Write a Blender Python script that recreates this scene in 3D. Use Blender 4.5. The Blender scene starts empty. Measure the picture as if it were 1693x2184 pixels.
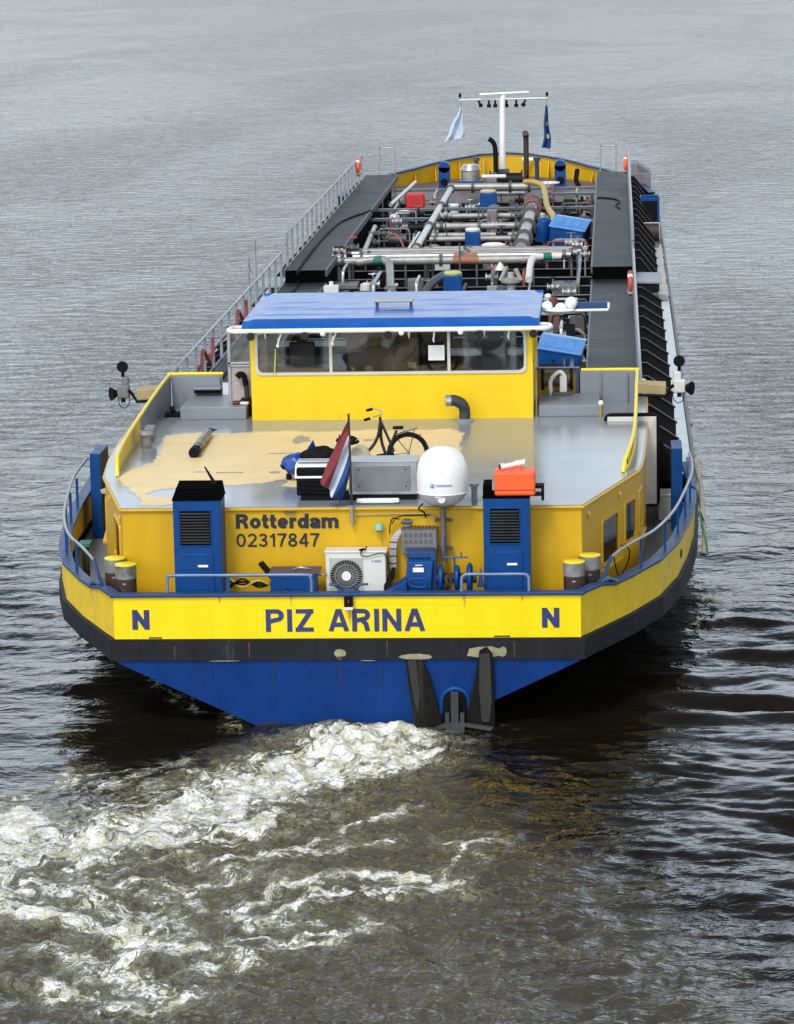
import bpy, bmesh, math, random
import numpy as np
from mathutils import Vector, Matrix
R = math.radians
random.seed(7)
scene = bpy.context.scene
# ------------------------------------------------------------------ camera
cam_d = bpy.data.cameras.new('camera'); cam = bpy.data.objects.new('camera', cam_d)
scene.collection.objects.link(cam); scene.camera = cam
_p, _y, _r = 0.185899, 0.068200, R(1.15)       # pitch down, yaw left, roll
F = Vector((-math.sin(_y)*math.cos(_p), math.cos(_y)*math.cos(_p), -math.sin(_p)))
R0 = Vector((math.cos(_y), math.sin(_y), 0)); U0 = R0.cross(F)
RR = R0*math.cos(_r) - U0*math.sin(_r); UU = U0*math.cos(_r) + R0*math.sin(_r)
M = Matrix(((RR.x, UU.x, -F.x, 4.69), (RR.y, UU.y, -F.y, -55.3), (RR.z, UU.z, -F.z, 14.2), (0, 0, 0, 1)))
cam.matrix_world = M
cam_d.sensor_fit = 'VERTICAL'; cam_d.sensor_height = 24.0; cam_d.lens = 7000/2183*24.0
cam_d.clip_start = 0.5; cam_d.clip_end = 9000
# ------------------------------------------------------------------ sky and sun (overcast)
w = bpy.data.worlds.new('World'); scene.world = w; w.use_nodes = True
nt = w.node_tree; nt.nodes.clear()
def wn(t, **k):
    n = nt.nodes.new(t)
    for a, b in k.items(): setattr(n, a, b)
    return n
SUN_EL, SUN_ROT = R(52), R(200)
sky = wn('ShaderNodeTexSky', sky_type='NISHITA', sun_disc=False, sun_elevation=SUN_EL, sun_rotation=SUN_ROT,
         air_density=1.6, dust_density=4.0, ozone_density=1.0)
hs = wn('ShaderNodeHueSaturation'); hs.inputs['Saturation'].default_value = 0.34
tc = wn('ShaderNodeTexCoord'); mp = wn('ShaderNodeMapping'); mp.inputs['Scale'].default_value = (1.2, 1.2, 3.0)
nz = wn('ShaderNodeTexNoise'); nz.inputs['Scale'].default_value = 2.2; nz.inputs['Detail'].default_value = 5
rp = wn('ShaderNodeMapRange'); rp.inputs[1].default_value = .3; rp.inputs[2].default_value = .7
rp.inputs[3].default_value = .62; rp.inputs[4].default_value = 1.3
mx = wn('ShaderNodeMix', data_type='RGBA', blend_type='MULTIPLY'); mx.inputs[0].default_value = 1
bg = wn('ShaderNodeBackground'); bg.inputs[1].default_value = 0.15
ow = wn('ShaderNodeOutputWorld')
L = nt.links.new
L(tc.outputs['Generated'], mp.inputs[0]); L(mp.outputs[0], nz.inputs['Vector']); L(nz.outputs[0], rp.inputs[0])
L(sky.outputs[0], hs.inputs['Color']); L(hs.outputs[0], mx.inputs[6]); L(rp.outputs[0], mx.inputs[7])
# overcast: the cloud deck is paler and cooler low down than overhead
sx = wn('ShaderNodeSeparateXYZ'); L(tc.outputs['Generated'], sx.inputs[0])
er = wn('ShaderNodeValToRGB'); L(sx.outputs[2], er.inputs[0]); ee = er.color_ramp.elements
ee[0].position = 0.0; ee[0].color = (2.5, 2.72, 3.10, 1); ee[1].position = 1.0; ee[1].color = (.27, .29, .32, 1)
e3 = ee.new(.28); e3.color = (1.95, 2.08, 2.28, 1); e4 = ee.new(.55); e4.color = (.60, .645, .72, 1)
m2 = wn('ShaderNodeMix', data_type='RGBA', blend_type='MULTIPLY'); m2.inputs[0].default_value = 1
L(mx.outputs[2], m2.inputs[6]); L(er.outputs[0], m2.inputs[7]); L(m2.outputs[2], bg.inputs[0]); L(bg.outputs[0], ow.inputs[0])
sd = bpy.data.lights.new('sun', 'SUN'); sd.energy = 1.5; sd.angle = R(14); sd.color = (1, .97, .92)
so = bpy.data.objects.new('sun', sd); scene.collection.objects.link(so)
_az = R(200)   # sun stands behind the camera, a little to the left
sv = Vector((math.sin(_az)*math.cos(SUN_EL), math.cos(_az)*math.cos(SUN_EL), math.sin(SUN_EL)))
so.rotation_euler = sv.to_track_quat('Z', 'Y').to_euler(); so.location = sv*200
vs = scene.view_settings; vs.view_transform = 'Standard'; vs.look = 'None'; vs.gamma = 1; vs.exposure = 0.25
scene.render.engine = 'CYCLES'; scene.cycles.max_bounces = 6
C = scene.collection
# ------------------------------------------------------------------ materials
MATS = {}
def mat(name, col, rough=.45, metal=0., var=.18, scale=2.5, bump=0., bscale=30, stain=None, stain_amt=.0, streak=1.0, coat=0., stain_scale=1.3, spec=.5):
    if name in MATS: return MATS[name]
    m = bpy.data.materials.new(name); m.use_nodes = True; t = m.node_tree; N = t.nodes; Lk = t.links.new
    b = N['Principled BSDF']; b.inputs['Roughness'].default_value = rough; b.inputs['Metallic'].default_value = metal
    b.inputs['Coat Weight'].default_value = coat; b.inputs['Coat Roughness'].default_value = .06; b.inputs['Specular IOR Level'].default_value = spec
    c = N.new('ShaderNodeTexCoord'); mp = N.new('ShaderNodeMapping'); mp.inputs['Scale'].default_value = (1, 1, 1/streak)
    Lk(c.outputs['Object'], mp.inputs[0])
    n = N.new('ShaderNodeTexNoise'); n.inputs['Scale'].default_value = scale; n.inputs['Detail'].default_value = 6; n.inputs['Roughness'].default_value = .6
    Lk(mp.outputs[0], n.inputs['Vector'])
    r = N.new('ShaderNodeValToRGB'); e = r.color_ramp.elements
    e[0].position = .25; e[1].position = .75
    e[0].color = tuple(x*(1-var) for x in col)+(1,); e[1].color = tuple(min(1, x*(1+var*.6)) for x in col)+(1,)
    Lk(n.outputs[0], r.inputs[0]); out = r.outputs[0]
    if stain:
        n2 = N.new('ShaderNodeTexNoise'); n2.inputs['Scale'].default_value = stain_scale; n2.inputs['Detail'].default_value = 9; n2.inputs['Roughness'].default_value = .72
        Lk(mp.outputs[0], n2.inputs['Vector'])
        mr = N.new('ShaderNodeMapRange'); mr.inputs[1].default_value = .66-.25*stain_amt; mr.inputs[2].default_value = .80-.2*stain_amt
        Lk(n2.outputs[0], mr.inputs[0])
        x = N.new('ShaderNodeMix'); x.data_type = 'RGBA'; Lk(mr.outputs[0], x.inputs[0]); Lk(out, x.inputs[6])
        x.inputs[7].default_value = tuple(stain)+(1,); out = x.outputs[2]
    Lk(out, b.inputs['Base Color'])
    mr = N.new('ShaderNodeMapRange'); mr.inputs[3].default_value = max(.02, rough-.1); mr.inputs[4].default_value = min(1, rough+.14)
    Lk(n.outputs[0], mr.inputs[0]); Lk(mr.outputs[0], b.inputs['Roughness'])
    if bump:
        n3 = N.new('ShaderNodeTexNoise'); n3.inputs['Scale'].default_value = bscale; n3.inputs['Detail'].default_value = 4
        Lk(c.outputs['Object'], n3.inputs['Vector'])
        bp = N.new('ShaderNodeBump'); bp.inputs['Strength'].default_value = bump; bp.inputs['Distance'].default_value = .02
        Lk(n3.outputs[0], bp.inputs['Height']); Lk(bp.outputs[0], b.inputs['Normal'])
    MATS[name] = m; return m
YEL = mat('lemon yellow hull paint', (.93, .665, .0), .32, var=.06, bump=.2, bscale=1.6, stain=(.66, .46, .03), stain_amt=.16, streak=5, stain_scale=2.4)
YELS = mat('weathered yellow side paint', (.82, .56, .015), .42, var=.14, bump=.2, bscale=2, stain=(.40, .30, .12), stain_amt=.35)
YELH = mat('deckhouse yellow paint', (.62, .36, .0), .38, var=.10, bump=.15, bscale=2.2, stain=(.42, .25, .03), stain_amt=.2, streak=6, stain_scale=2)
YELW = mat('wheelhouse yellow paint', (.80, .53, .0), .35, var=.08, bump=.2, bscale=2, stain=(.58, .38, .02), stain_amt=.14, streak=4, stain_scale=2)
YELR = mat('bright yellow rail paint', (.88, .68, .03), .4, var=.1, stain=(.3, .2, .05), stain_amt=.15, stain_scale=6)
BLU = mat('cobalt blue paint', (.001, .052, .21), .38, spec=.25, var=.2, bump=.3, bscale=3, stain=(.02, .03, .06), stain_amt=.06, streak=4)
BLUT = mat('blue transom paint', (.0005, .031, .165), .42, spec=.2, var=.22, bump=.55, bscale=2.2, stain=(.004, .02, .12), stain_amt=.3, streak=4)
BLUD = mat('navy rail paint', (.008, .045, .15), .4, var=.25, stain=(.05, .05, .05), stain_amt=.15, stain_scale=5)
BLUR = mat('glossy blue roof paint', (.002, .095, .40), .26, var=.2, bump=.12, bscale=1.2, coat=.12)
BLK = mat('black rubber strake', (.013, .014, .017), .6, var=.35, spec=.22, bump=.5, bscale=5, stain=(.09, .085, .08), stain_amt=.12, streak=3)
HUL = mat('black hull paint', (.006, .006, .007), .5, spec=.2, var=.4, stain=(.03, .02, .015), stain_amt=.2)
BK = mat('matt black', (.004, .004, .005), .65, var=.3, spec=.15)
BKG = mat('glossy black plastic', (.008, .008, .01), .25, var=.2)
DECK = mat('grey deck paint', (.23, .25, .27), .32, var=.22, scale=1.2, stain=(.10, .10, .10), stain_amt=.3, bump=.1, bscale=8)
DKD = mat('dark tank deck paint', (.010, .011, .012), .5, spec=.2, var=.5, scale=1.5, stain=(.06, .05, .045), stain_amt=.25)
ROOFG = mat('wet grey roof paint', (.235, .26, .28), .17, var=.16, scale=.9, stain=(.27, .29, .31), stain_amt=.2, bump=.06, bscale=2.5)
CREAM = mat('worn cream roof coating', (.84, .64, .31), .5, var=.12, scale=2, stain=(.60, .46, .26), stain_amt=.3, bump=.1, bscale=12, stain_scale=2)
WALK = mat('green grey anti slip gangway', (.018, .022, .022), .5, spec=.2, var=.35, scale=.8, stain=(.045, .05, .05), stain_amt=.35, bump=.2, bscale=20, stain_scale=.8)
SIDED = mat('wet side deck', (.27, .29, .295), .2, var=.25, scale=1.5, stain=(.12, .12, .12), stain_amt=.3, bump=.15, bscale=2.5)
GREY = mat('grey plate paint', (.215, .24, .265), .4, var=.14, scale=1.5, stain=(.14, .15, .16), stain_amt=.2, streak=3)
GRYD = mat('dark grey steel', (.075, .08, .085), .45, var=.3, stain=(.12, .07, .04), stain_amt=.15)
GALV = mat('galvanised rail', (.36, .38, .40), .35, .5, var=.2, stain=(.2, .12, .07), stain_amt=.1, stain_scale=6)
ALU = mat('stainless pipe', (.50, .49, .46), .28, .65, var=.22, scale=3, stain=(.25, .20, .15), stain_amt=.22, stain_scale=3)
PIPW = mat('pale painted pipe', (.34, .325, .30), .35, .25, var=.3, scale=3, stain=(.16, .13, .10), stain_amt=.35, stain_scale=4)
STEEL = mat('brushed stainless sheet', (.42, .44, .44), .3, .7, var=.2, scale=4)
WHT = mat('white gelcoat', (.80, .80, .79), .3, var=.05, stain=(.55, .54, .50), stain_amt=.05)
WHTG = mat('warm white enamel', (.66, .66, .60), .4, var=.08, stain=(.4, .38, .33), stain_amt=.08)
GREYP = mat('grey machine plastic', (.17, .17, .17), .5, var=.2, bump=.2)
TAN = mat('tan painted beam', (.42, .32, .15), .45, var=.2)
CRD = mat('cream grp panel', (.60, .56, .49), .4, var=.12, stain=(.3, .26, .2), stain_amt=.15)
ORG = mat('orange plastic', (.90, .12, .02), .45, var=.12)
RED = mat('red paint', (.50, .015, .01), .45, var=.2)
REDH = mat('faded red hose', (.28, .07, .06), .6, var=.3)
YHO = mat('mustard hose', (.50, .34, .07), .5, var=.3, stain=(.25, .16, .05), stain_amt=.2, stain_scale=5)
GRN = mat('green paint', (.02, .15, .10), .5, var=.3)
RUST = mat('rusty brown steel', (.040, .021, .015), .6, var=.6, scale=6, stain=(.15, .09, .06), stain_amt=.2, stain_scale=5)
SILV = mat('scuffed silver paint', (.27, .265, .25), .45, .2, var=.4, scale=8, stain=(.06, .035, .025), stain_amt=.6, stain_scale=3)
WOOD = mat('tarred timber', (.008, .0075, .006), .75, spec=.15, var=.5, scale=5, bump=.7, bscale=14, stain=(.05, .045, .035), stain_amt=.2, streak=8)
PALE = mat('pale primer patch', (.30, .27, .16), .6, var=.3, scale=9)
SEAM = mat('dark sealant', (.03, .03, .03), .7)
FRM = mat('window frame grey', (.55, .53, .47), .4, var=.1)
INT = mat('brown cabin panelling', (.24, .17, .11), .45, var=.2, scale=3)
INTD = mat('dark cabin trim', (.02, .022, .03), .35, var=.3)
LETB = mat('blue lettering', (.022, .036, .15), .45, var=.12)
LETK = mat('black lettering', (.010, .014, .03), .45, var=.1)
BEIG = mat('beige plastic', (.52, .45, .30), .5, var=.12)
TARP = mat('blue tarpaulin', (.004, .05, .28), .35, var=.35, bump=.4, bscale=7)
BKH = mat('flat deep black', (.002, .002, .002), .95, var=.2, spec=.02)  # very dark, nearly glossless black for hoods, louvres and gangway steps
BLUC = mat('pale blue lid', (.09, .27, .60), .3, var=.25, bump=.15, bscale=4)  # lighter blue than the body of the cover
FR = mat('red flag cloth', (.19, .02, .025), .7, var=.15)
FW = mat('white flag cloth', (.50, .55, .64), .7, var=.06)
FB = mat('blue flag cloth', (.009, .055, .19), .7, var=.15)
GHOSTW = mat('pale flag motif', (.60, .66, .40), .7)
CYAN = mat('pale cyan motif', (.22, .55, .75), .7)
def glass(name, tint=(.6, .65, .65), mixf=.25):
    m = bpy.data.materials.new(name); m.use_nodes = True; t = m.node_tree; N = t.nodes; N.clear()
    o = N.new('ShaderNodeOutputMaterial'); g = N.new('ShaderNodeBsdfGlossy'); g.inputs['Roughness'].default_value = .03
    tr = N.new('ShaderNodeBsdfTransparent'); tr.inputs[0].default_value = tint+(1,)
    f = N.new('ShaderNodeFresnel'); f.inputs[0].default_value = 1.5
    a = N.new('ShaderNodeMath'); a.operation = 'ADD'; a.inputs[1].default_value = mixf*.3; t.links.new(f.outputs[0], a.inputs[0])
    x = N.new('ShaderNodeMixShader'); t.links.new(a.outputs[0], x.inputs[0]); t.links.new(tr.outputs[0], x.inputs[1]); t.links.new(g.outputs[0], x.inputs[2])
    t.links.new(x.outputs[0], o.inputs[0]); MATS[name] = m; return m
GLS = glass('cabin window glass', (.86, .88, .86), .1)
GLD = mat('dark porthole glass', (.012, .014, .016), .06, var=.3)
# ------------------------------------------------------------------ mesh builder
class MB:
    def __init__(s): s.v = []; s.f = []; s.mi = []; s.sm = []; s.m = 0
    def add(s, vs, fs, smooth=False):
        o = len(s.v); s.v += [tuple(v) for v in vs]
        for f in fs: s.f.append(tuple(o+i for i in f)); s.mi.append(s.m); s.sm.append(smooth)
        return s
    def obox(s, c, size, rot=None):
        hx, hy, hz = size[0]/2, size[1]/2, size[2]/2; vs = []
        for x, y, z in ((-1,-1,-1),(1,-1,-1),(1,1,-1),(-1,1,-1),(-1,-1,1),(1,-1,1),(1,1,1),(-1,1,1)):
            p = Vector((x*hx, y*hy, z*hz))
            if rot is not None: p = rot @ p
            vs.append((c[0]+p.x, c[1]+p.y, c[2]+p.z))
        return s.add(vs, [(0,3,2,1),(4,5,6,7),(0,1,5,4),(1,2,6,5),(2,3,7,6),(3,0,4,7)])
    def box(s, x0, x1, y0, y1, z0, z1): return s.obox(((x0+x1)/2, (y0+y1)/2, (z0+z1)/2), (x1-x0, y1-y0, z1-z0))
    def ring(s, c, ax, r, n, ph=0, up=None):
        ax = Vector(ax).normalized(); u = Vector(up) if up is not None else (Vector((0,0,1)) if abs(ax.z) < .9 else Vector((1,0,0)))
        a = ax.cross(u).normalized(); b = a.cross(ax).normalized()
        return [Vector(c)+a*(r*math.cos(2*math.pi*i/n+ph))+b*(r*math.sin(2*math.pi*i/n+ph)) for i in range(n)]
    def cyl(s, p0, p1, r0, r1=None, n=12, caps=True):
        r1 = r0 if r1 is None else r1; ax = Vector(p1)-Vector(p0)
        a = s.ring(p0, ax, r0, n); b = s.ring(p1, ax, r1, n)
        fs = [(i, (i+1) % n, n+(i+1) % n, n+i) for i in range(n)]
        s.add(a+b, fs, True)
        if caps: s.add(a, [tuple(range(n-1, -1, -1))]); s.add(b, [tuple(range(n))])
        return s
    def tube(s, pts, r, n=8, caps=True, closed=False):
        P = [Vector(p) for p in pts]; k = len(P); vs = []; up = None
        for i in range(k):
            if closed: t = (P[(i+1) % k]-P[i-1])
            else: t = P[min(i+1, k-1)]-P[max(i-1, 0)]
            t.normalize()
            if up is None: up = Vector((0,0,1)) if abs(t.z) < .9 else Vector((1,0,0))
            a = t.cross(up).normalized(); up = a.cross(t).normalized()
            rr = r[i] if isinstance(r, (list, tuple)) else r
            vs += [P[i]+a*(rr*math.cos(2*math.pi*j/n))+up*(rr*math.sin(2*math.pi*j/n)) for j in range(n)]
        fs = []
        for i in range(k if closed else k-1):
            q = (i+1) % k
            for j in range(n): fs.append((i*n+j, i*n+(j+1) % n, q*n+(j+1) % n, q*n+j))
        s.add(vs, fs, True)
        if caps and not closed: s.add(vs[:n], [tuple(range(n-1,-1,-1))]); s.add(vs[-n:], [tuple(range(n))])
        return s
    def lathe(s, c, prof, n=24, ax='z'):
        vs = []; fs = []
        for r, z in prof:
            for j in range(n):
                a = 2*math.pi*j/n
                p = (r*math.cos(a), r*math.sin(a), z) if ax == 'z' else ((r*math.cos(a), z, r*math.sin(a)) if ax == 'y' else (z, r*math.cos(a), r*math.sin(a)))
                vs.append((c[0]+p[0], c[1]+p[1], c[2]+p[2]))
        for i in range(len(prof)-1):
            for j in range(n): fs.append((i*n+j, i*n+(j+1) % n, (i+1)*n+(j+1) % n, (i+1)*n+j))
        s.add(vs, fs, True)
        if prof[0][0] > 1e-4: s.add(vs[:n], [tuple(range(n-1,-1,-1))])
        if prof[-1][0] > 1e-4: s.add(vs[-n:], [tuple(range(n))])
        return s
    def sph(s, c, r, n=14, sc=(1,1,1)):
        vs = []; fs = []; k = n//2
        for i in range(k+1):
            th = math.pi*i/k
            for j in range(n):
                a = 2*math.pi*j/n
                vs.append((c[0]+r*sc[0]*math.sin(th)*math.cos(a), c[1]+r*sc[1]*math.sin(th)*math.sin(a), c[2]+r*sc[2]*math.cos(th)))
        for i in range(k):
            for j in range(n): fs.append((i*n+j, (i+1)*n+j, (i+1)*n+(j+1) % n, i*n+(j+1) % n))
        return s.add(vs, fs, True)
    def tor(s, c, RR_, r, ax=(0,0,1), n=28, m=8, a0=0, a1=360):
        full = abs(a1-a0) >= 360
        ax = Vector(ax).normalized(); u = Vector((0,0,1)) if abs(ax.z) < .9 else Vector((1,0,0))
        a = ax.cross(u).normalized(); b = a.cross(ax).normalized(); k = n if full else n+1
        pts = [Vector(c)+a*(RR_*math.cos(R(a0+(a1-a0)*i/n)))+b*(RR_*math.sin(R(a0+(a1-a0)*i/n))) for i in range(k)]
        return s.tube(pts, r, m, closed=full)
    def extr(s, pts, vec):
        n = len(pts); a = [Vector(p) for p in pts]; b = [p+Vector(vec) for p in a]
        fs = [tuple(range(n-1,-1,-1)), tuple(range(n, 2*n))]+[(i, (i+1) % n, n+(i+1) % n, n+i) for i in range(n)]
        return s.add(a+b, fs)
    def plate(s, poly, z0, z1): return s.extr([(x, y, z0) for x, y in poly], (0, 0, z1-z0))
    def quad(s, *p): return s.add(p, [tuple(range(len(p)))])
    def grid(s, fn, nu, nv, smooth=True):
        vs = [fn(i/nu, j/nv) for j in range(nv+1) for i in range(nu+1)]
        return s.add(vs, [(j*(nu+1)+i, j*(nu+1)+i+1, (j+1)*(nu+1)+i+1, (j+1)*(nu+1)+i) for j in range(nv) for i in range(nu)], smooth)
    def slats(s, x0, x1, y, z0, z1, n, d=.03, ang=35):
        for i in range(n):
            z = z0+(z1-z0)*(i+.5)/n
            s.obox(((x0+x1)/2, y, z), (x1-x0, d, .006), Matrix.Rotation(R(ang), 3, 'X'))
        return s
    def build(s, name, mats, parent=None, bevel=0, loc=None, seg=2):
        me = bpy.data.meshes.new(name)
        vs = s.v
        if loc is not None: vs = [(v[0]-loc[0], v[1]-loc[1], v[2]-loc[2]) for v in vs]
        me.from_pydata(vs, [], s.f); ms = mats if isinstance(mats, (list, tuple)) else [mats]
        for m in ms: me.materials.append(m)
        me.polygons.foreach_set('material_index', s.mi); me.polygons.foreach_set('use_smooth', s.sm)
        bm = bmesh.new(); bm.from_mesh(me); bmesh.ops.remove_doubles(bm, verts=bm.verts, dist=1e-5)
        bmesh.ops.recalc_face_normals(bm, faces=bm.faces); bm.to_mesh(me); bm.free(); me.update()
        if any(s.sm): me.set_sharp_from_angle(angle=R(40))
        o = bpy.data.objects.new(name, me); C.objects.link(o)
        if loc is not None: o.location = loc
        if parent: o.parent = parent
        if bevel:
            b = o.modifiers.new('edge', 'BEVEL'); b.width = bevel; b.segments = seg; b.limit_method = 'ANGLE'; b.angle_limit = R(40)
        return o
def tag(o, label=None, cat=None, group=None, kind=None):
    if label: o['label'] = label
    if cat: o['category'] = cat
    if group: o['group'] = group
    if kind: o['kind'] = kind
    return o
def empty(name, loc, label, cat, group=None, rz=0):
    o = bpy.data.objects.new(name, None); C.objects.link(o); o.location = loc; o.rotation_euler = (0, 0, rz); o.empty_display_size = .2
    return tag(o, label, cat, group)
def clone(o, parent=None, name=None):
    c = o.copy(); C.objects.link(c)
    if parent: c.parent = parent
    for ch in list(o.children): clone(ch, c)
    return c
def arc(p0, p1, p2, n=8):
    p0, p1, p2 = Vector(p0), Vector(p1), Vector(p2)
    return [p0*(1-t)**2+p1*2*t*(1-t)+p2*t*t for t in [i/n for i in range(n+1)]]
def smooth(pts, n=6):
    P = [Vector(p) for p in pts]; out = []
    for i in range(len(P)-1):
        a, b, c, d = P[max(i-1, 0)], P[i], P[i+1], P[min(i+2, len(P)-1)]
        for k in range(n):
            t = k/n
            out.append(.5*((2*b)+(c-a)*t+(2*a-5*b+4*c-d)*t*t+(3*b-a-3*c+d)*t**3))
    return out+[P[-1]]
# plain grotesque letters drawn as strokes; cap height 1, w = stroke width
def _arc(cx, cy, rx, ry, a0, a1, n=10): return [(cx+rx*math.cos(R(a0+(a1-a0)*i/n)), cy+ry*math.sin(R(a0+(a1-a0)*i/n))) for i in range(n+1)]
def glyph(ch, w):
    h = w/2; S = []; X = .72
    def l(*p): S.append(list(p))
    if ch == 'P': X = .70; l((h, 0), (h, 1)); l((h, 1-h), (X-.26, 1-h), *_arc(X-.26-.0, .73-h*.1, .26-h, .27-h*.9, 90, -90), (h, .46+h*.8-h*.9)); 
    elif ch == 'R': X = .74; l((h, 0), (h, 1)); l((h, 1-h), (X-.30, 1-h), *_arc(X-.30, .74-h*.1, .27-h, .26-h*.9, 90, -90), (h, .48-h*.1)); l((X-.34, .5), (X-.20, .34), (X-.13, .0))
    elif ch == 'I': X = w; l((h, 0), (h, 1))
    elif ch == 'Z': X = .70; l((.02, 1-h), (X, 1-h)); l((.0, h), (X, h)); l((X-.12, 1-h*1.2), (.12, h*1.2))
    elif ch == 'A': X = .80; l((h*.9, 0), (X/2-.02, 1)); l((X-h*.9, 0), (X/2+.02, 1)); l((.17, .30), (X-.17, .30)); l((X/2-h*1.1, 1-h*.6), (X/2+h*1.1, 1-h*.6))
    elif ch == 'N': X = .74; l((h, 0), (h, 1)); l((X-h, 0), (X-h, 1)); l((h*.9, 1-h*.3), (X-h*.9, h*.3))
    elif ch == 'o': X = .62; l(*_arc(X/2, .37, X/2-h, .37-h, 0, 360, 24))
    elif ch == 't': X = .38; l((.17, .95), (.17, .22), *_arc(.17+.15, .22, .15, .22-h, 180, 270, 6)[1:], (X, h)); l((0, .74-h), (X, .74-h))
    elif ch == 'e': X = .62; l(*_arc(X/2, .37, X/2-h, .37-h, 0, 318, 22)); l((h, .36), (X-h*.4, .36))
    elif ch == 'r': X = .40; l((h, 0), (h, .74)); l(*_arc(.32, .40, .32-h, .34-h, 165, 80, 6), (X, .74-h))
    elif ch == 'd': X = .64; l(*_arc(.30, .37, .30-h, .37-h, 0, 360, 24)); l((X-h, 0), (X-h, 1))
    elif ch == 'a': X = .60; l((.04, .50), *_arc(.28, .50, .24-h*.4, .24-h, 165, 0, 10), (X-h-.02, .50), (X-h, .0)); l(*_arc(.25, .22, .25-h, .22-h, 0, 360, 18)); l((.25, .44-h), (X-h, .44-h))
    elif ch == 'm': X = .98; l((h, 0), (h, .74)); l(*_arc(.30, .46, .30-h, .28-h, 180, 0, 10), (.6-h, 0)); l(*_arc(.68, .46, .30-h, .28-h, 180, 0, 10), (X-h, 0))
    elif ch == '0': X = .64; l(*_arc(X/2, .5, X/2-h, .5-h, 0, 360, 28))
    elif ch == '2': X = .62; l(*_arc(.31, .70, .31-h, .30-h, 165, -35, 14), (.12, h*1.4)); l((.0, h), (X, h))
    elif ch == '3': X = .62; l(*_arc(.30, .74, .27-h, .26-h, 165, -90, 14)); l(*_arc(.30, .28, .31-h, .28-h, 95, -165, 16)); l((.22, .52), (.32, .52))
    elif ch == '1': X = .42; l((.30, 0), (.30, 1)); l((.04, .76), (.18, .80), (.30, .93))
    elif ch == '7': X = .60; l((0, 1-h), (X, 1-h)); l((X-h*.6, 1-h), (.34, .52), (.22, 0))
    elif ch == '8': X = .62; l(*_arc(.31, .75, .27-h, .25-h*.9, 0, 360, 20)); l(*_arc(.31, .27, .31-h, .27-h, 0, 360, 24))
    elif ch == '4': X = .64; l((.46, 0), (.46, 1)); l((.44, .94), (.05, .30)); l((.02, .28), (X, .28))
    return S, X
def text_mb(body, x0, x1, z0, z1, y, w=.2, depth=.008, gap=.13):
    b = MB(); cur = 0; strokes = []
    for ch in body:
        S, X = glyph(ch, w); strokes += [[(cur+px, pz) for px, pz in st] for st in S]; cur += X+gap
    tot = cur-gap; sx, sz = (x1-x0)/tot, (z1-z0)
    for k, st in enumerate(strokes):
        n = len(st); Lf, Rt = [], []
        closed = n > 3 and abs(st[0][0]-st[-1][0])+abs(st[0][1]-st[-1][1]) < 1e-4
        for i in range(n):
            a = Vector(st[i-1] if i else (st[-2] if closed else st[0])); c = Vector(st[i+1] if i < n-1 else (st[1] if closed else st[-1])); p = Vector(st[i])
            if i == 0 and not closed: a = p
            if i == n-1 and not closed: c = p
            d1 = (p-a).normalized() if (p-a).length > 1e-9 else (c-p).normalized(); d2 = (c-p).normalized() if (c-p).length > 1e-9 else d1
            d = (d1+d2); d = d.normalized() if d.length > 1e-6 else d1; nn = Vector((-d.y, d.x)); m_ = min(1.6, 1/max(.3, nn.dot(Vector((-d1.y, d1.x)))))
            Lf.append(p+nn*w/2*m_); Rt.append(p-nn*w/2*m_)
        yy = y-depth-k*.0004
        f = [(x0+q.x*sx, yy, z0+min(1.0, max(0, q.y))*sz if not closed else z0+q.y*sz) for q in Lf+Rt]; g = [(q[0], y, q[2]) for q in f]
        b.add(f+g, [(i, i+1, n+i+1, n+i) for i in range(n-1)]+[(i, i+1, 2*n+i+1, 2*n+i) for i in range(n-1)]+[(n+i, n+i+1, 3*n+i+1, 3*n+i) for i in range(n-1)]+([] if closed else [(0, n, 3*n, 2*n), (n-1, 2*n-1, 4*n-1, 3*n-1)]))
    return b
# ------------------------------------------------------------------ water
def _hash(ix, iy, seed):
    h = (ix.astype(np.int64)*374761393+iy.astype(np.int64)*668265263+seed*1442695041) & 0xffffffff
    h = ((h ^ (h >> 13))*1274126177) & 0xffffffff
    return ((h ^ (h >> 16)) & 0xffff)/65535.0*2*np.pi
def gn(x, y, seed=0):      # gradient noise, about -0.7..0.7
    ix, iy = np.floor(x), np.floor(y); fx, fy = x-ix, y-iy
    def g(dx, dy):
        a = _hash(ix+dx, iy+dy, seed); return np.cos(a)*(fx-dx)+np.sin(a)*(fy-dy)
    u = fx**3*(fx*(fx*6-15)+10); v = fy**3*(fy*(fy*6-15)+10)
    a = g(0, 0)+u*(g(1, 0)-g(0, 0)); b = g(0, 1)+u*(g(1, 1)-g(0, 1))
    return (a+v*(b-a))*1.4
def fbm(x, y, o=4, seed=0, gain=.5):
    s = 0; a = 1
    for i in range(o): s = s+a*gn(x*2**i+i*17.3, y*2**i+i*9.1, seed+i); a *= gain
    return s
def polyd(x, y, pts):      # distance to a polyline and position along it (0..1)
    best = np.full(x.shape, 1e9); along = np.zeros(x.shape); n = len(pts)-1
    for i in range(n):
        (ax, ay), (bx, by) = pts[i], pts[i+1]; dx, dy = bx-ax, by-ay
        t = np.clip(((x-ax)*dx+(y-ay)*dy)/(dx*dx+dy*dy), 0, 1); d = np.hypot(x-ax-t*dx, y-ay-t*dy)
        m = d < best; best = np.where(m, d, best); along = np.where(m, (i+t)/n, along)
    return best, along
def sstep(a, b, x): t = np.clip((x-a)/(b-a), 0, 1); return t*t*(3-2*t)
def axis_lines(lo, hi, d, far0, far1, g):
    a = list(np.arange(lo, hi+d/2, d)); s = d; v = a[-1]
    while v < far1: s *= g; v += s; a.append(v)
    s = d; v = a[0]; b = []
    while v > far0: s *= g; v -= s; b.append(v)
    return np.array(b[::-1]+a)
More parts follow.
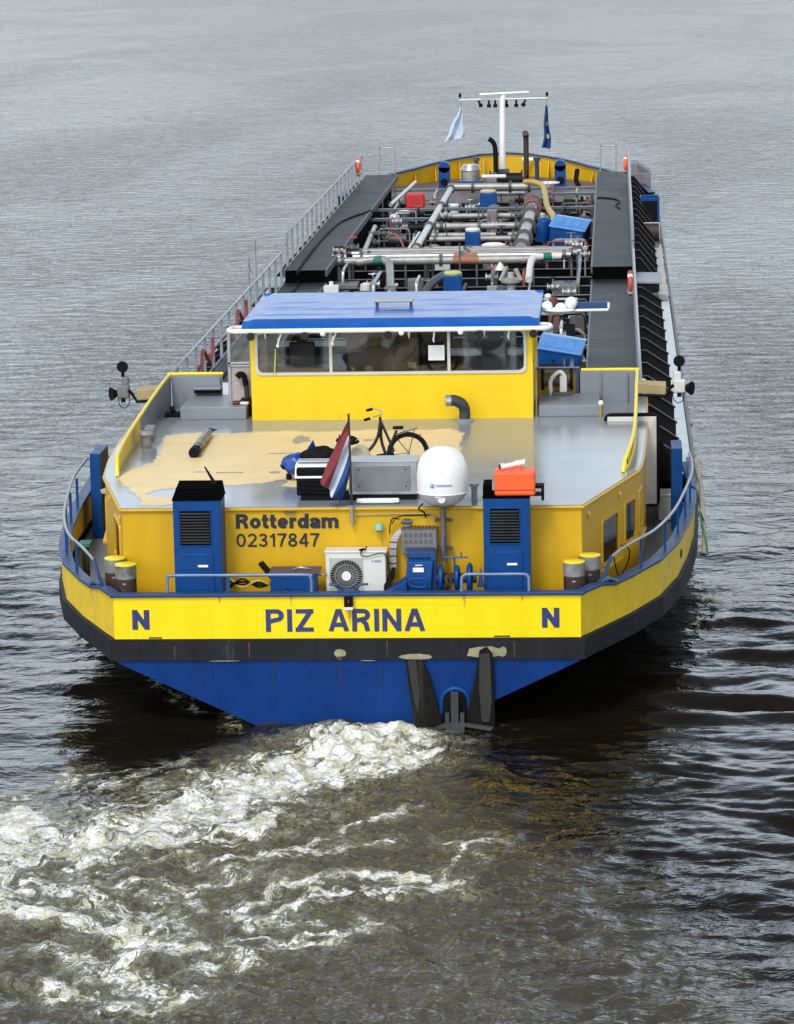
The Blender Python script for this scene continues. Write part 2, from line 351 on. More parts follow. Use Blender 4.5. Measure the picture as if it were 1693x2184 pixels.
GX = axis_lines(-8.5, 9.5, .045, -2500, 2500, 1.07); GY = axis_lines(-16.2, 9.0, .065, -400, 6000, 1.035)
X, Y = np.meshgrid(GX, GY); X = X.astype(float); Y = Y.astype(float)
# foam bands thrown up by the propeller, as lines on the water: (points, half width, strength)
FOAM = [
 ([(.75,-.75),(.2,-1.3),(-.35,-2.1),(-.8,-3.0),(-1.7,-4.3),(-2.2,-5.6),(-2.9,-6.6),(-3.7,-7.3),(-4.5,-8.2),(-5.5,-9.3)], .85, .95),
 ([(.5,-1.3),(.2,-2.4),(-.5,-3.6),(-1.2,-4.9),(-1.8,-6.0),(-2.9,-7.2)], 1.0, .92),
 ([(1.2,-1.5),(.7,-2.6),(.0,-3.6),(-.8,-4.9)], .6, .75),
 ([(-4.9,-5.6),(-4.6,-7.0),(-4.5,-8.1),(-4.8,-9.4)], .75, .9),
 ([(-1.4,-2.2),(-2.0,-3.4),(-2.7,-4.5),(-3.6,-5.6),(-4.4,-7.0)], .65, .55),
 ([(1.73,-1.74),(1.05,-2.88),(.26,-3.42),(-.53,-4.32),(-1.14,-4.84)], .35, .85),
 ([(1.32,-5.53),(.57,-6.2),(0,-7.3),(-.62,-7.9),(-1.16,-7.94)], .15, .62), ([(1.09,-7.01),(.44,-7.32),(-.2,-7.79),(-.79,-8.1),(-1.71,-8.55),(-2.29,-8.25),(-2.78,-8.55),(-3.33,-8.7)], .18, .66),
 ([(-.4,-5.69),(-.96,-6.52),(-1.62,-7.16),(-2.51,-7.32),(-3.21,-7.79),(-3.52,-8.09)], .42, .9), ([(2.1,-9.2),(1.94,-9.29),(1.43,-9.44),(.77,-9.87),(.3,-10.29),(-.21,-10.71),(-.45,-11.25)], .30, .8),
 ([(1.65,-8.78),(.91,-8.85),(.27,-9.0),(-.2,-9.58),(-.57,-10.15),(-.69,-10.57)], .28, .8), ([(1.12,-11.11),(.57,-11.51),(.21,-12.04),(-.42,-11.91),(-.87,-11.91)], .22, .62),
 ([(.63,-12.17),(.06,-12.17),(-.41,-12.43),(-.67,-12.93),(-1.12,-13.19)], .30, .75), ([(-6.0,-5.0),(-5.2,-4.7),(-4.72,-4.29),(-4.31,-3.2),(-3.63,-2.84),(-3.16,-2.65)], .12, .58),
 ([(-3.9,-5.6),(-3.64,-5.0),(-3.44,-4.12),(-3.11,-3.03),(-2.66,-2.4)], .30, .6), ([(-4.9,-10.2),(-4.18,-10.5),(-3.63,-10.58),(-3.05,-10.99),(-2.34,-11.52),(-1.66,-12.18),(-1.2,-12.56),(-.73,-12.43)], .42, .88),
 ([(-2.85,-13.44),(-2.36,-14.04),(-1.83,-14.39),(-1.27,-14.51),(-.74,-14.39)], .30, .72), ([(-1.9,-11.9),(-1.7,-12.8),(-1.9,-13.6),(-1.4,-14.2)], .45, .75),
 ([(2.5,-7.0),(2.38,-7.48),(2.28,-8.25),(2.09,-8.85),(1.98,-9.29)], .16, .70), ([(2.87,-7.64),(2.67,-8.1),(2.5,-8.4)], .07, .6),
 ([(-.96,-9.0),(-1.56,-9.73),(-2.3,-9.44),(-2.97,-9.29),(-3.49,-8.55)], .40, .62), ([(.13,-11.25),(-.49,-10.84),(-1.2,-10.57),(-1.87,-10.01)], .42, .64), ([(-3.4,-12.2),(-2.6,-13.0),(-1.9,-13.9)], .35, .6), ([(-5.3,-7),(-4.8,-8.6),(-4.5,-10.2)], .55, .85), ([(-3.9,-9.4),(-3.0,-10.0),(-2.0,-10.9),(-1.5,-11.9)], .5, .66),
 ([(-1.5,-.5),(-2.4,.6),(-3.6,2.8),(-4.9,6.0)], .07, .5), ([(6.1,6.5),(6.5,8.5),(6.75,12)], .10, .5), ([(-5.9,6.5),(-6.45,9),(-6.6,13)], .09, .5)]
near = (X > -14) & (X < 14) & (Y > -22) & (Y < 14)
wx = X+.42*fbm(X*.9, Y*.9, 5, 31, .62); wy = Y+.42*fbm(X*.9+5, Y*.9, 5, 41, .62)
mask = np.zeros(X.shape); FU = np.zeros(X.shape); FV = np.zeros(X.shape); FK = 0
for pts, hw, st in FOAM:
    d, al = polyd(wx, wy, pts); ln = sum(math.dist(p, q_) for p, q_ in zip(pts, pts[1:]))
    mk = st*np.maximum(np.exp(-(d/hw)**2*1.3), .42*np.exp(-(d/(hw*1.9+.25))**2))*(1-.2*al)
    FU = np.where(mk > mask, al*ln+FK*7.3, FU); FV = np.where(mk > mask, d+FK*3.1, FV); FK += 1
    mask = np.maximum(mask, mk)
mask *= near
# aerated, muddy, turbulent water: everything the screw has stirred
d1, _ = polyd(wx, wy, [(.2,-.8),(-.6,-5),(-1.5,-10),(-1.5,-16)]); dist = -Y
halfw = 1.5+.30*np.clip(dist, 0, 30)
turb = sstep(1.12, .72, np.abs(wx+.10*np.clip(dist, 0, 60)-.1)/halfw*1.0)*sstep(.1, -1.4, wy)
turb = np.where(Y < -15, sstep(40, 8, -Y)*turb, turb)
bx = 2.5+.40*np.clip(-Y-6, 0, 30); tl = sstep(-3.0, -7.5, wy)*sstep(bx+1.8, bx-.3, wx)          # the stirred water spreads towards the viewer
turb = np.maximum(turb, tl*sstep(60, 20, -Y)*.62)
# surface height
amp = np.clip(1.15-.0*X, 0, 2)*sstep(46, 14, np.hypot(X*1.2, Y))
calm = sstep(9, 5.2, np.abs(X))*sstep(-9, -1, Y)*sstep(96, 70, Y)        # shelter beside and behind the hull
h = .060*fbm(X*.22+3, Y*.42, 2, 3)+.055*fbm(X*.50+.25*Y, Y*1.05, 2, 7)*(1-.6*calm)+.022*fbm(X*1.3-.3*Y, Y*2.5, 3, 11)*(1-.5*calm)
h *= amp
# long wake swells running off the starboard quarter
sw = sstep(3.4, 6.2, X)*sstep(-13, -5, Y)*sstep(14, 3, Y)*sstep(26, 9, X)
ph = (Y*1.0+X*.20+.55*fbm(X*.3, Y*.3, 2, 55))*2*np.pi/1.55
calm = np.maximum(calm*.7, sw)
h += sw*.082*(np.sin(ph)+.25*np.sin(ph*1.93+1))*np.clip(.55+1.5*fbm(X*.28, Y*.35, 3, 59), .08, 1.4)
# chop in the reflection just behind the starboard corner
ck = sstep(1.5, 3.2, X)*sstep(8.5, 6, X)*sstep(-15, -8, Y)*sstep(1, -2.5, Y)
h += ck*(.024*fbm(X*1.1+Y*.6, Y*2.9, 3, 61)+.010*np.sin((Y*1.0+X*.35+.4*fbm(X*.6, Y*.6, 2, 66))*2*np.pi/.5))
# boil: ridges follow the foam, humps and hollows between them
rid = 1-np.abs(fbm(wx*1.25+.3*wy, wy*1.25, 4, 71))*1.9
lump = fbm(X*1.7, Y*1.7, 4, 81, .6)
boil = np.exp(-((X+.0)**2/1.3+(Y+1.2)**2/1.1))
ph2 = (-X*.69+Y*.72+.5*fbm(X*.45, Y*.45, 3, 141))*2*np.pi/.62
h += tl*(1-mask)*sstep(-1.5, 1.5, X)*(.013*np.sin(ph2)+.008*np.sin(ph2*1.7+2))*(.5+1.2*np.clip(fbm(X*.4, Y*.4, 2, 151)+.3, 0, 1))
h += tl*.016*fbm(X*2.2-.8*Y, Y*3.0, 3, 161)
fine = fbm(wx*3.6, wy*3.6, 3, 101, .6)
h += turb*(.085*fbm(wx*.5+.3*wy, wy*.8, 3, 91)+.040*lump*(.4+turb)+.012*fine)+mask*(.02+.03*rid+.045*lump+.012*fine)+boil*(.22+.13*lump+.02*fine)
h += .16*np.exp(-((X+1.75)**2/.10+(Y+13.1)**2/.16))
lip, al = polyd(wx, wy, [(.9,-.7),(1.7,-1.7),(2.45,-3.1),(2.75,-4.6),(2.95,-7)])
h += .085*np.exp(-(lip/.32)**2)*near*(1-al*.5)
h = np.where(near, h, h*.9)
ny, nx = X.shape
me = bpy.data.meshes.new('water')
co = np.stack([X, Y, h], -1).reshape(-1, 3).astype(np.float32)
idx = np.arange(ny*nx).reshape(ny, nx)
q = np.stack([idx[:-1, :-1], idx[:-1, 1:], idx[1:, 1:], idx[1:, :-1]], -1).reshape(-1, 4)
fm = (mask[:-1, :-1]+mask[1:, 1:]+mask[:-1, 1:]+mask[1:, :-1]).reshape(-1)/4
def sheet(name, faces):
    used = np.unique(faces); re = np.full(ny*nx, -1); re[used] = np.arange(len(used)); f = re[faces]
    me = bpy.data.meshes.new(name); me.vertices.add(len(used)); me.vertices.foreach_set('co', co[used].reshape(-1))
    me.loops.add(f.size); me.loops.foreach_set('vertex_index', f.reshape(-1).astype(np.int32))
    me.polygons.add(len(f)); me.polygons.foreach_set('loop_start', np.arange(0, f.size, 4, dtype=np.int32)); me.polygons.foreach_set('loop_total', np.full(len(f), 4, dtype=np.int32))
    me.polygons.foreach_set('use_smooth', np.ones(len(f), dtype=bool)); me.update(calc_edges=True)
    for nm, a in (('foam', mask), ('turb', turb), ('calm', calm), ('fu', FU), ('fv', FV)):
        at = me.attributes.new(nm, 'FLOAT', 'POINT'); at.data.foreach_set('value', a.reshape(-1)[used].astype(np.float32))
    o = bpy.data.objects.new(name, me); C.objects.link(o); return o
WTR = bpy.data.materials.new('river water'); WTR.use_nodes = True
def build_water_mat(m):
    t = m.node_tree; N = t.nodes; N.clear(); Lk = t.links.new
    def nd(ty, **k):
        n = N.new(ty)
        for a, b in k.items():
            if isinstance(a, str) and hasattr(n, a): setattr(n, a, b)
        return n
    def val(n, i, v): n.inputs[i].default_value = v
    def attr(nm): a = nd('ShaderNodeAttribute', attribute_name=nm); return a.outputs['Fac']
    tc = nd('ShaderNodeTexCoord')
    def noise(scale, det, sx=1, sy=1, rough=.55, dist=0., loc=0):
        mp = nd('ShaderNodeMapping'); mp.inputs['Scale'].default_value = (sx, sy, 0); mp.inputs['Location'].default_value = (loc, loc*1.7, 0)
        Lk(tc.outputs['Object'], mp.inputs[0]); n = nd('ShaderNodeTexNoise'); val(n, 'Scale', scale); val(n, 'Detail', det); val(n, 'Roughness', rough); val(n, 'Distortion', dist)
        Lk(mp.outputs[0], n.inputs['Vector']); return n.outputs[0]
    def math_(op, a, b=None, clamp=False):
        n = nd('ShaderNodeMath', operation=op); n.use_clamp = clamp
        for i, q in enumerate((a, b)):
            if q is None: continue
            if isinstance(q, (int, float)): n.inputs[i].default_value = q
            else: Lk(q, n.inputs[i])
        return n.outputs[0]
    def mrange(v, a, b, c=0., d=1.):
        n = nd('ShaderNodeMapRange', interpolation_type='SMOOTHSTEP')
        Lk(v, n.inputs[0])
        for i, q in enumerate((a, b, c, d)): n.inputs[i+1].default_value = q
        return n.outputs[0]
    foam, turb, calm = attr('foam'), attr('turb'), attr('calm')
    # foam lace: ridged, distorted noise at two scales
    def ridge(*a, **k): return math_('SUBTRACT', 1., math_('MULTIPLY', math_('ABSOLUTE', math_('SUBTRACT', noise(*a, **k), .5)), 5.5))
    r1 = ridge(1.5, 3.5, 1, 1.1, .6, 1.1); r2 = ridge(4.2, 4, .8, 1.25, .62, 1.3, loc=4.3); r3 = ridge(16, 5, .8, 1.2, .65, .8, loc=9)
    lace = math_('ADD', math_('MULTIPLY', r1, .28), math_('ADD', math_('MULTIPLY', r2, .40), math_('MULTIPLY', r3, .32)))
    cb = nd('ShaderNodeCombineXYZ'); Lk(math_('ADD', math_('MULTIPLY', attr('fu'), .5), math_('MULTIPLY', noise(1.6, 3), .9)), cb.inputs[0]); Lk(math_('ADD', math_('MULTIPLY', attr('fv'), 2.6), math_('MULTIPLY', noise(1.7, 3, loc=6), 1.5)), cb.inputs[1])
    fn_ = nd('ShaderNodeTexNoise'); val(fn_, 'Scale', 1.7); val(fn_, 'Detail', 5); val(fn_, 'Roughness', .65); val(fn_, 'Distortion', .8); Lk(cb.outputs[0], fn_.inputs['Vector'])
    rf = math_('SUBTRACT', 1., math_('MULTIPLY', math_('ABSOLUTE', math_('SUBTRACT', fn_.outputs[0], .5)), 6.))
    lace = math_('ADD', math_('MULTIPLY', lace, .45), math_('MULTIPLY', rf, .55))
    blot = noise(2.6, 6, .75, 1.3, .68, .6, loc=2)
    cov = math_('ADD', math_('MULTIPLY', lace, .62), math_('MULTIPLY', blot, .48))
    cov = math_('ADD', cov, math_('MULTIPLY', foam, .60))
    f = mrange(cov, .90, 1.03)
    f = math_('MULTIPLY', f, mrange(foam, .05, .30), clamp=True)
    thin = math_('MULTIPLY', mrange(cov, .74, .98), mrange(foam, .02, .32))
    f = math_('MULTIPLY', f, mrange(noise(26, 4, .8, 1.2, .7, .4, loc=17), .30, .46, .55, 1.0))
    # tiny flecks on stirred water
    fl = math_('MULTIPLY', mrange(noise(7, 5, .6, 1.3, .7, .5, loc=21), .70, .75), math_('MULTIPLY', turb, .4))
    f = math_('MAXIMUM', f, fl)
    def mixc(fac, a, b):
        n = nd('ShaderNodeMix', data_type='RGBA')
        if isinstance(fac, float): n.inputs[0].default_value = fac
        else: Lk(fac, n.inputs[0])
        for i, q in ((6, a), (7, b)):
            if isinstance(q, tuple): n.inputs[i].default_value = q+(1,)
            else: Lk(q, n.inputs[i])
        return n.outputs[2]
    mud = mixc(noise(.8, 5, 1, 1.5, .65), (.048, .042, .027), (.098, .088, .060))
    body = mixc(turb, (.008, .006, .0035), mud)
    body = mixc(math_('MULTIPLY', thin, .7), body, (.29, .29, .17))
    fc = mixc(mrange(noise(3.2, 5, loc=7), .38, .58), (.60, .58, .42), (.90, .90, .85))
    colr = mixc(f, body, fc)
    b = nd('ShaderNodeBsdfPrincipled'); Lk(colr, b.inputs['Base Color']); val(b, 'IOR', 1.33)
    rg = nd('ShaderNodeMix', data_type='FLOAT'); Lk(f, rg.inputs[0]); rg.inputs[2].default_value = .035; rg.inputs[3].default_value = .75; Lk(rg.outputs[0], b.inputs['Roughness'])
    # ripples
    hA = noise(1.0, 4, 1.0, 1.5, .58, .6); hB = noise(4.5, 3, .8, 1.6, .6, .3, loc=3); hC = noise(.22, 4, 1.0, .9, .6, .6, loc=8)
    cal = math_('SUBTRACT', 1., math_('MULTIPLY', calm, .78))
    H = math_('ADD', math_('MULTIPLY', hA, .135), math_('ADD', math_('MULTIPLY', hB, .014), math_('MULTIPLY', hC, .22)))
    H = math_('MULTIPLY', H, cal)
    H = math_('ADD', H, math_('MULTIPLY', math_('MULTIPLY', noise(6, 4, 1, 1.4, .6, .8, loc=5), .034), turb))
    H = math_('ADD', H, math_('MULTIPLY', math_('ADD', math_('MULTIPLY', noise(2.4, 3, .8, 2.3, .5, .6, loc=12), .11), math_('MULTIPLY', noise(10, 3, 1, 1.6, .6, .5, loc=15), .007)), turb))
    H = math_('ADD', H, math_('MULTIPLY', f, math_('ADD', .02, math_('MULTIPLY', lace, .022))))
    bp = nd('ShaderNodeBump'); val(bp, 'Strength', .85); val(bp, 'Distance', 1.0); sp = nd('ShaderNodeSeparateXYZ'); Lk(tc.outputs['Object'], sp.inputs[0]); H = math_('MULTIPLY', H, math_('MULTIPLY', mrange(sp.outputs[1], 25, 260, 1.15, .75), mrange(noise(.045, 4, 1.0, .40, .6, .8, loc=30), .34, .66, .65, 1.25))); Lk(H, bp.inputs['Height']); Lk(bp.outputs[0], b.inputs['Normal'])
    o = nd('ShaderNodeOutputMaterial'); Lk(b.outputs[0], o.inputs[0])
build_water_mat(WTR)
sel = fm > .12
water = sheet('water', q[~sel]); water.data.materials.append(WTR); tag(water, 'choppy grey brown river water around the ship', None, None, 'structure')
wf = sheet('wake_foam', q[sel]); wf.data.materials.append(WTR); tag(wf, 'white and olive churned foam of the propeller wake behind the transom', 'foam', None, 'stuff')
# ------------------------------------------------------------------ the ship
SHIP = empty('tanker_ship', (0, 0, 0), 'long yellow and blue river tanker with a blue roofed wheelhouse, sailing away', 'ship')
OUT = [(0, 4.05), (.7, 4.38), (1.85, 4.90), (3.3, 5.44), (5, 5.80), (6.9, 6.03), (9, 6.2), (12, 6.3), (16, 6.34), (70, 6.34), (74, 6.2), (78, 5.5), (81, 4.35), (83.5, 2.75), (85, 1.1), (85.35, 0)]
def interp(tab, y):
    if y <= tab[0][0]: return tab[0][1]
    for (a, va), (b, vb) in zip(tab, tab[1:]):
        if y <= b: return va+(vb-va)*(y-a)/(b-a)
    return tab[-1][1]
_ys = [0, .35, .7, 1.2, 1.85, 2.5, 3.3, 4.1, 5, 6, 6.9, 8, 9, 10.5, 12, 13.5]
half = lambda y: interp(OUT, y)
def side(ys, off=0): return [(half(y)+off, y) for y in ys]
# hull shell
hy = _ys+[16, 20, 30, 45, 60, 70, 72, 74, 76, 78, 79.5, 81, 82.3, 83.5, 84.4, 85, 85.34]
XW = [(0, 1.35), (2, 2.35), (4, 3.4), (8, 5.1), (12, 6.0), (16, 6.32), (70, 6.3), (78, 5.2), (81, 3.9), (83.5, 2.3), (85.4, 0)]
XB = [(0, .35), (4, 1.8), (8, 3.8), (14, 5.9), (70, 5.9), (78, 4.5), (81, 3.2), (83.5, 1.7), (85.4, 0)]
b = MB()
for sgn in (-1, 1):
    rows = []
    for y in hy:
        ht = half(y); zt = 1.57 if y < 13.4 else (2.0 if y < 70 else 2.0+.3*(y-70)/15)
        rows.append([(sgn*ht, y, zt), (sgn*ht, y, 1.17), (sgn*interp(XW, y), y, -.12), (sgn*interp(XB, y), y, -.8)])
    k = len(rows); vs = [p for r_ in rows for p in r_]
    b.add(vs, [(i*4+j, i*4+j+1, (i+1)*4+j+1, (i+1)*4+j) for i in range(k-1) for j in range(3)])
HULL = b.build('hull', HUL, SHIP)
t = MB(); t.extr([(-4.03, .02, 1.2), (4.03, .02, 1.2), (4.03, .02, 1.15), (1.32, .02, -.13), (.2, .02, -.65), (-.2, .02, -.65), (-1.32, .02, -.13), (-4.03, .02, 1.15)], (0, -.05, 0))
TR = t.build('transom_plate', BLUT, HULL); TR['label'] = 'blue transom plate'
s = MB()
for sgn in (-1, 1):
    ys = [y for y in hy if y <= 84]
    pr = [(0, 1.57), (.07, 1.55), (.07, 1.19), (0, 1.17)]
    vs = [(sgn*(half(y)+o), y if y > 0 else -.075+.0*o, z) for y in ys for o, z in pr]
    # at the transom corner the strake turns inboard
    s.add(vs, [(i*4+j, i*4+j+1, (i+1)*4+j+1, (i+1)*4+j) for i in range(len(ys)-1) for j in range(3)])
s.box(-4.115, 4.115, -.078, .0, 1.19, 1.555)
s.build('rubbing_strake', BLK, HULL)
t = text_mb('02317847', -.72, .46, .86, 1.05, -.031, .13, .008); o = t.build('raised_number', BLUT, HULL); o['label'] = 'raised weld number painted over in blue'
for x0, x1, z0, z1 in ((-.25, .0, 1.24, 1.39), (-2.45, -1.85, 1.172, 1.19), (.22, .5, 1.17, 1.185), (2.62, 2.78, 1.24, 1.42)):
    p = MB(); n = 9; pts = []
    for i in range(n):
        a = 2*math.pi*i/n; pts.append(((x0+x1)/2+(x1-x0)/2*math.cos(a)*random.uniform(.8, 1.1), -.081, (z0+z1)/2+(z1-z0)/2*math.sin(a)*random.uniform(.75, 1.15)))
    p.extr(pts, (0, -.003, 0)).build('bare_patch', PALE, HULL)
# bulwark: transom and quarters
BT = 2.31
b = MB()
b.box(-4.05, 4.05, -.03, .03, 1.565, BT)
for i in range(2): b.m = 0
BUL = b.build('bulwark', [YEL], SHIP); BUL['label'] = 'bright yellow stern bulwark with blue letters'
for sgn in (-1, 1):
    q_ = MB(); prof_y = _ys
    top = lambda y: BT if y < 1.1 else (2.21 if y < 8 else 2.21+.02*(y-8))
    vs = []
    for y in prof_y:
        x = half(y)
        vs += [(sgn*x, y, 1.565), (sgn*x, y, top(y)), (sgn*(x-.05), y, top(y)), (sgn*(x-.05), y, 1.565)]
    k = len(prof_y); fs = [(i*4+j, i*4+(j+1) % 4, (i+1)*4+(j+1) % 4, (i+1)*4+j) for i in range(k-1) for j in range(4)]+[(0, 1, 2, 3), tuple((k-1)*4+j for j in (3, 2, 1, 0))]
    q_.add(vs, fs); o = q_.build('quarter_plate', YELS, BUL)
    # flat rail on top
    c_ = MB(); vs = []
    for y in prof_y:
        x = half(y); z = top(y)
        vs += [(sgn*(x+.055), y, z), (sgn*(x+.055), y, z+.055), (sgn*(x-.17), y, z+.055), (sgn*(x-.17), y, z)]
    c_.add(vs, fs); c_.build('cap_rail', BLUD, BUL, bevel=.012)
    # slanted end of the low rail where the high rail starts
    e_ = MB(); e_.tube([(sgn*(half(.75)-.03), .75, BT+.06), (sgn*(half(1.05)-.02), 1.05, BT+.05), (sgn*(half(1.35)+.0), 1.35, 2.24)], .05, 8); e_.build('rail_joint', BLUD, BUL)
c_ = MB(); c_.box(-4.108, 4.108, -.078, .15, BT-.003, BT+.058); c_.build('cap_rail', BLUD, BUL, bevel=.012)
for s_, x0, x1, bd in (('PIZ', -1.40, -.57, .19), ('ARINA', -.31, 1.36, .19)):
    text_mb(s_, x0, x1, 1.685, 2.085, -.031, bd, .008).build('name_lettering', LETB, BUL)
for x0 in (-3.73, 3.38): text_mb('N', x0, x0+.30, 1.735, 2.085, -.031, .235, .008).build('letter_n', LETB, BUL)
for x0, x1 in ((-3.45, -3.22), (2.55, 2.83)):
    m_ = MB(); m_.box(x0, x1, -.035, -.031, 1.575, 1.60); m_.build('chipped_rust_spot', RUST, BUL)
# scupper in the starboard quarter
o = MB(); ys_ = 5.6; o.obox((half(ys_)+.0, ys_, 1.88), (.03, .22, .15), Matrix.Rotation(R(-12), 3, 'Z')); o.build('scupper', SEAM, BUL, bevel=.03)
# wear on the steel: rust runs, weld beads, grime at the waterline
RR_ = random.Random(5)
RUN = mat('rust run', (.60, .38, .03), .6, var=.4, scale=8); RUNB = mat('brown run on black', (.09, .045, .02), .6, var=.4, scale=8); GRM = mat('waterline grime', (.004, .012, .05), .5, var=.4, scale=5)
def run(x, z1, ln, wd, y, m, par, nm='rust_run'):
    n = 9; L1 = []; R1 = []
    for i in range(n):
        t = i/(n-1); ww = wd*(1-t)**.6*RR_.uniform(.7, 1.1)+.003; xx = x+RR_.uniform(-.004, .004); L1.append((xx-ww/2, y, z1-ln*t)); R1.append((xx+ww/2, y, z1-ln*t))
    b = MB(); b.extr(L1+R1[::-1], (0, -.0015, 0)); b.build(nm, m, par)
for x, z, ln, wd in ((-3.34, 1.60, .03, .10), (2.68, 1.60, .03, .12), (-.95, 2.30, .16, .05), (2.05, 2.30, .22, .06), (-2.2, 2.30, .12, .05), (3.05, 2.30, .10, .05), (.06, 2.09, .30, .05)): run(x, z, ln, wd, -.031, RUN, BUL)
for x, z, ln, wd in ((-.13, 1.24, .06, .12), (-1.7, 1.5, .28, .03), (2.9, 1.5, .3, .03), (-3.0, 1.45, .25, .02), (.7, 1.52, .3, .025)): run(x, z, ln, wd, -.0805, RUNB, HULL)
for x, z, ln, wd in ((-.12, 1.14, .7, .05), (-2.5, 1.14, .4, .03), (1.05, 1.14, .5, .04), (2.95, 1.14, .3, .03), (-1.3, 1.14, .6, .03), (.55, 1.1, .5, .025)): run(x, z, ln, wd, -.0305, GRM, HULL, 'grime_run')
b = MB(); pts = []; n = 40
for i in range(n+1): x = -1.62+3.24*i/n; pts.append((x, -.0305, .02+.06*RR_.random()+.03*math.sin(i*.7)))
b.extr(pts+[(1.35, -.0305, -.12), (-1.35, -.0305, -.12)], (0, -.0015, 0)); b.build('waterline_grime', GRM, HULL)
for x in (-2.35, .62, 3.02): b = MB(); b.tube([(x, -.030, 1.58), (x, -.030, 2.29)], .005, 6); b.build('weld_bead', YEL, BUL)
for x in (-2.35, .62): b = MB(); b.tube([(x, -.030, .62 if x < 0 else .1), (x, -.030, 1.14)], .005, 6); b.build('weld_bead', BLUT, HULL)
for x in (-.55, 1.95, 3.4, -3.6): b = MB(); b.tube([(x, -.079, 1.2), (x, -.079, 1.54)], .006, 6); b.build('strake_joint', BLK, HULL)
# decks
b = MB(); pts = side([.03]+_ys[1:], -.05); b.plate([(x, y) for x, y in pts]+[(-x, y) for x, y in reversed(pts)], 1.36, 1.40); b.build('aft_deck', DECK, SHIP)
ys = [13.5, 16, 30, 50, 70, 72, 74, 76, 78, 79.5, 81, 82.3, 83.5, 84.4, 85.1]
b = MB(); pts = side(ys, -.02); b.plate([(x, y) for x, y in pts]+[(-x, y) for x, y in reversed(pts)], 1.95, 2.0); b.build('tank_deck', DKD, SHIP)
for sgn in (-1, 1):
    b = MB(); ys = [13.5, 16, 25, 35, 45, 55, 66]; a = [(sgn*(half(y)-.03), y) for y in ys]; b.plate(a+[(sgn*5.42, y) for y in reversed(ys)], 2.004, 2.012); b.build('side_deck', SIDED, SHIP)
    e_ = MB(); e_.tube([(sgn*(half(y)), y, 2.02) for y in [13.5, 16, 25, 40, 55, 70, 73, 75, 77]], .05, 8); e_.build('deck_edge_bar', GRYD, SHIP)
# blue bulwark end posts
for sgn in (-1, 1):
    b = MB(); b.box(*sorted((sgn*5.78, sgn*6.0)), 9.9, 10.95, 1.40, 3.16)
    b.build('bulwark_end_post', BLU, SHIP, bevel=.01)
    b = MB(); b.extr([(sgn*6.0, 11.0, 2.7), (sgn*6.2, 11.0, 2.1), (sgn*6.28, 13.4, 2.0), (sgn*6.26, 13.4, 2.3)], (sgn*-.04, 0, 0)); b.build('bulwark_wing', BLU, SHIP)
# tubular rails over the quarters
for sgn in (-1, 1):
    RL = MB()
    path = [(half(1.3)-.07, 1.3, 2.70), (half(1.6)-.07, 1.6, 2.75), (half(2.2)-.08, 2.2, 2.78), (half(3.3)-.08, 3.3, 2.79), (half(5)-.08, 5, 2.80), (half(6.9)-.06, 6.9, 2.83), (half(9)-.03, 9, 2.87), (6.16, 10.6, 2.95)]
    RL.tube([(sgn*x, y, z) for x, y, z in smooth(path, 5)], .028, 10)
    o = RL.build('quarter_rail', GALV, SHIP)
    p_ = MB(); p_.tube([(sgn*(half(.92)-.07), .92, 2.35), (sgn*(half(1.3)-.07), 1.32, 2.71)], .034, 10); p_.build('rail_foot', BLUD, o)
    for y in (2.6, 4.2, 5.8, 7.4, 9.0):
        p_ = MB(); p_.obox((sgn*(half(y)-.07), y, 2.50), (.045, .06, .62), None); p_.build('post', BLU, o)
# low hoop rails over the transom
def hoop(x0, x1, z, mids=()):
    b = MB(); b.tube(smooth([(x0, .06, 2.36), (x0, .06, 2.55), (x0+.02, .06, z-.04), (x0+.10, .06, z), ((x0+x1)/2, .06, z), (x1-.10, .06, z), (x1-.02, .06, z-.04), (x1, .06, 2.55), (x1, .06, 2.36)], 5), .028, 10)
    o = b.build('hoop_rail', mat('blue grey rail', (.16, .24, .38), .35, .2, var=.4, scale=1.5, stain=(.02, .07, .25), stain_amt=.35, stain_scale=1.2), SHIP)
    for x in mids: p_ = MB(); p_.box(x-.035, x+.035, .045, .075, 2.36, z); p_.build('post', BLUD, o)
hoop(-3.11, -.60, 2.67, (-2.05,)); hoop(2.0, 3.16, 2.66)
# fairlead horns and stern light box
b = MB(); b.box(-.12, .22, -.06, .13, 2.364, 2.40)
for sg in (-1, 1): b.tube(smooth([(.05+sg*.10, .03, 2.38), (.05+sg*.15, .03, 2.47), (.05+sg*.22, .03, 2.50), (.05+sg*.34, .03, 2.505)], 5), .022, 8)
b.build('fairlead', BLUD, SHIP)
# bollards
for sgn in (-1, 1):
    for x, y in ((3.93, .72), (4.20, 1.28)):
        b = MB(); b.lathe((sgn*x, y, 0), [(.185, 1.4), (.185, 2.62)], 28); 
        o = b.build('bollard', RUST, SHIP)
        u = MB(); u.lathe((sgn*x, y, 0), [(.188, 2.50), (.189, 2.51), (.189, 2.725), (.18, 2.735)], 28); u.build('worn_collar', SILV, o)
        u = MB(); u.lathe((sgn*x, y, 0), [(.190, 2.733), (.190, 2.748), (.18, 2.756), (0, 2.757)], 28); u.build('yellow_top', YELR, o)
        u = MB(); u.sph((sgn*x, y-.185, 2.42-.0), .02, 8, (1.8, .8, 1)); u.build('lug', SILV, o)
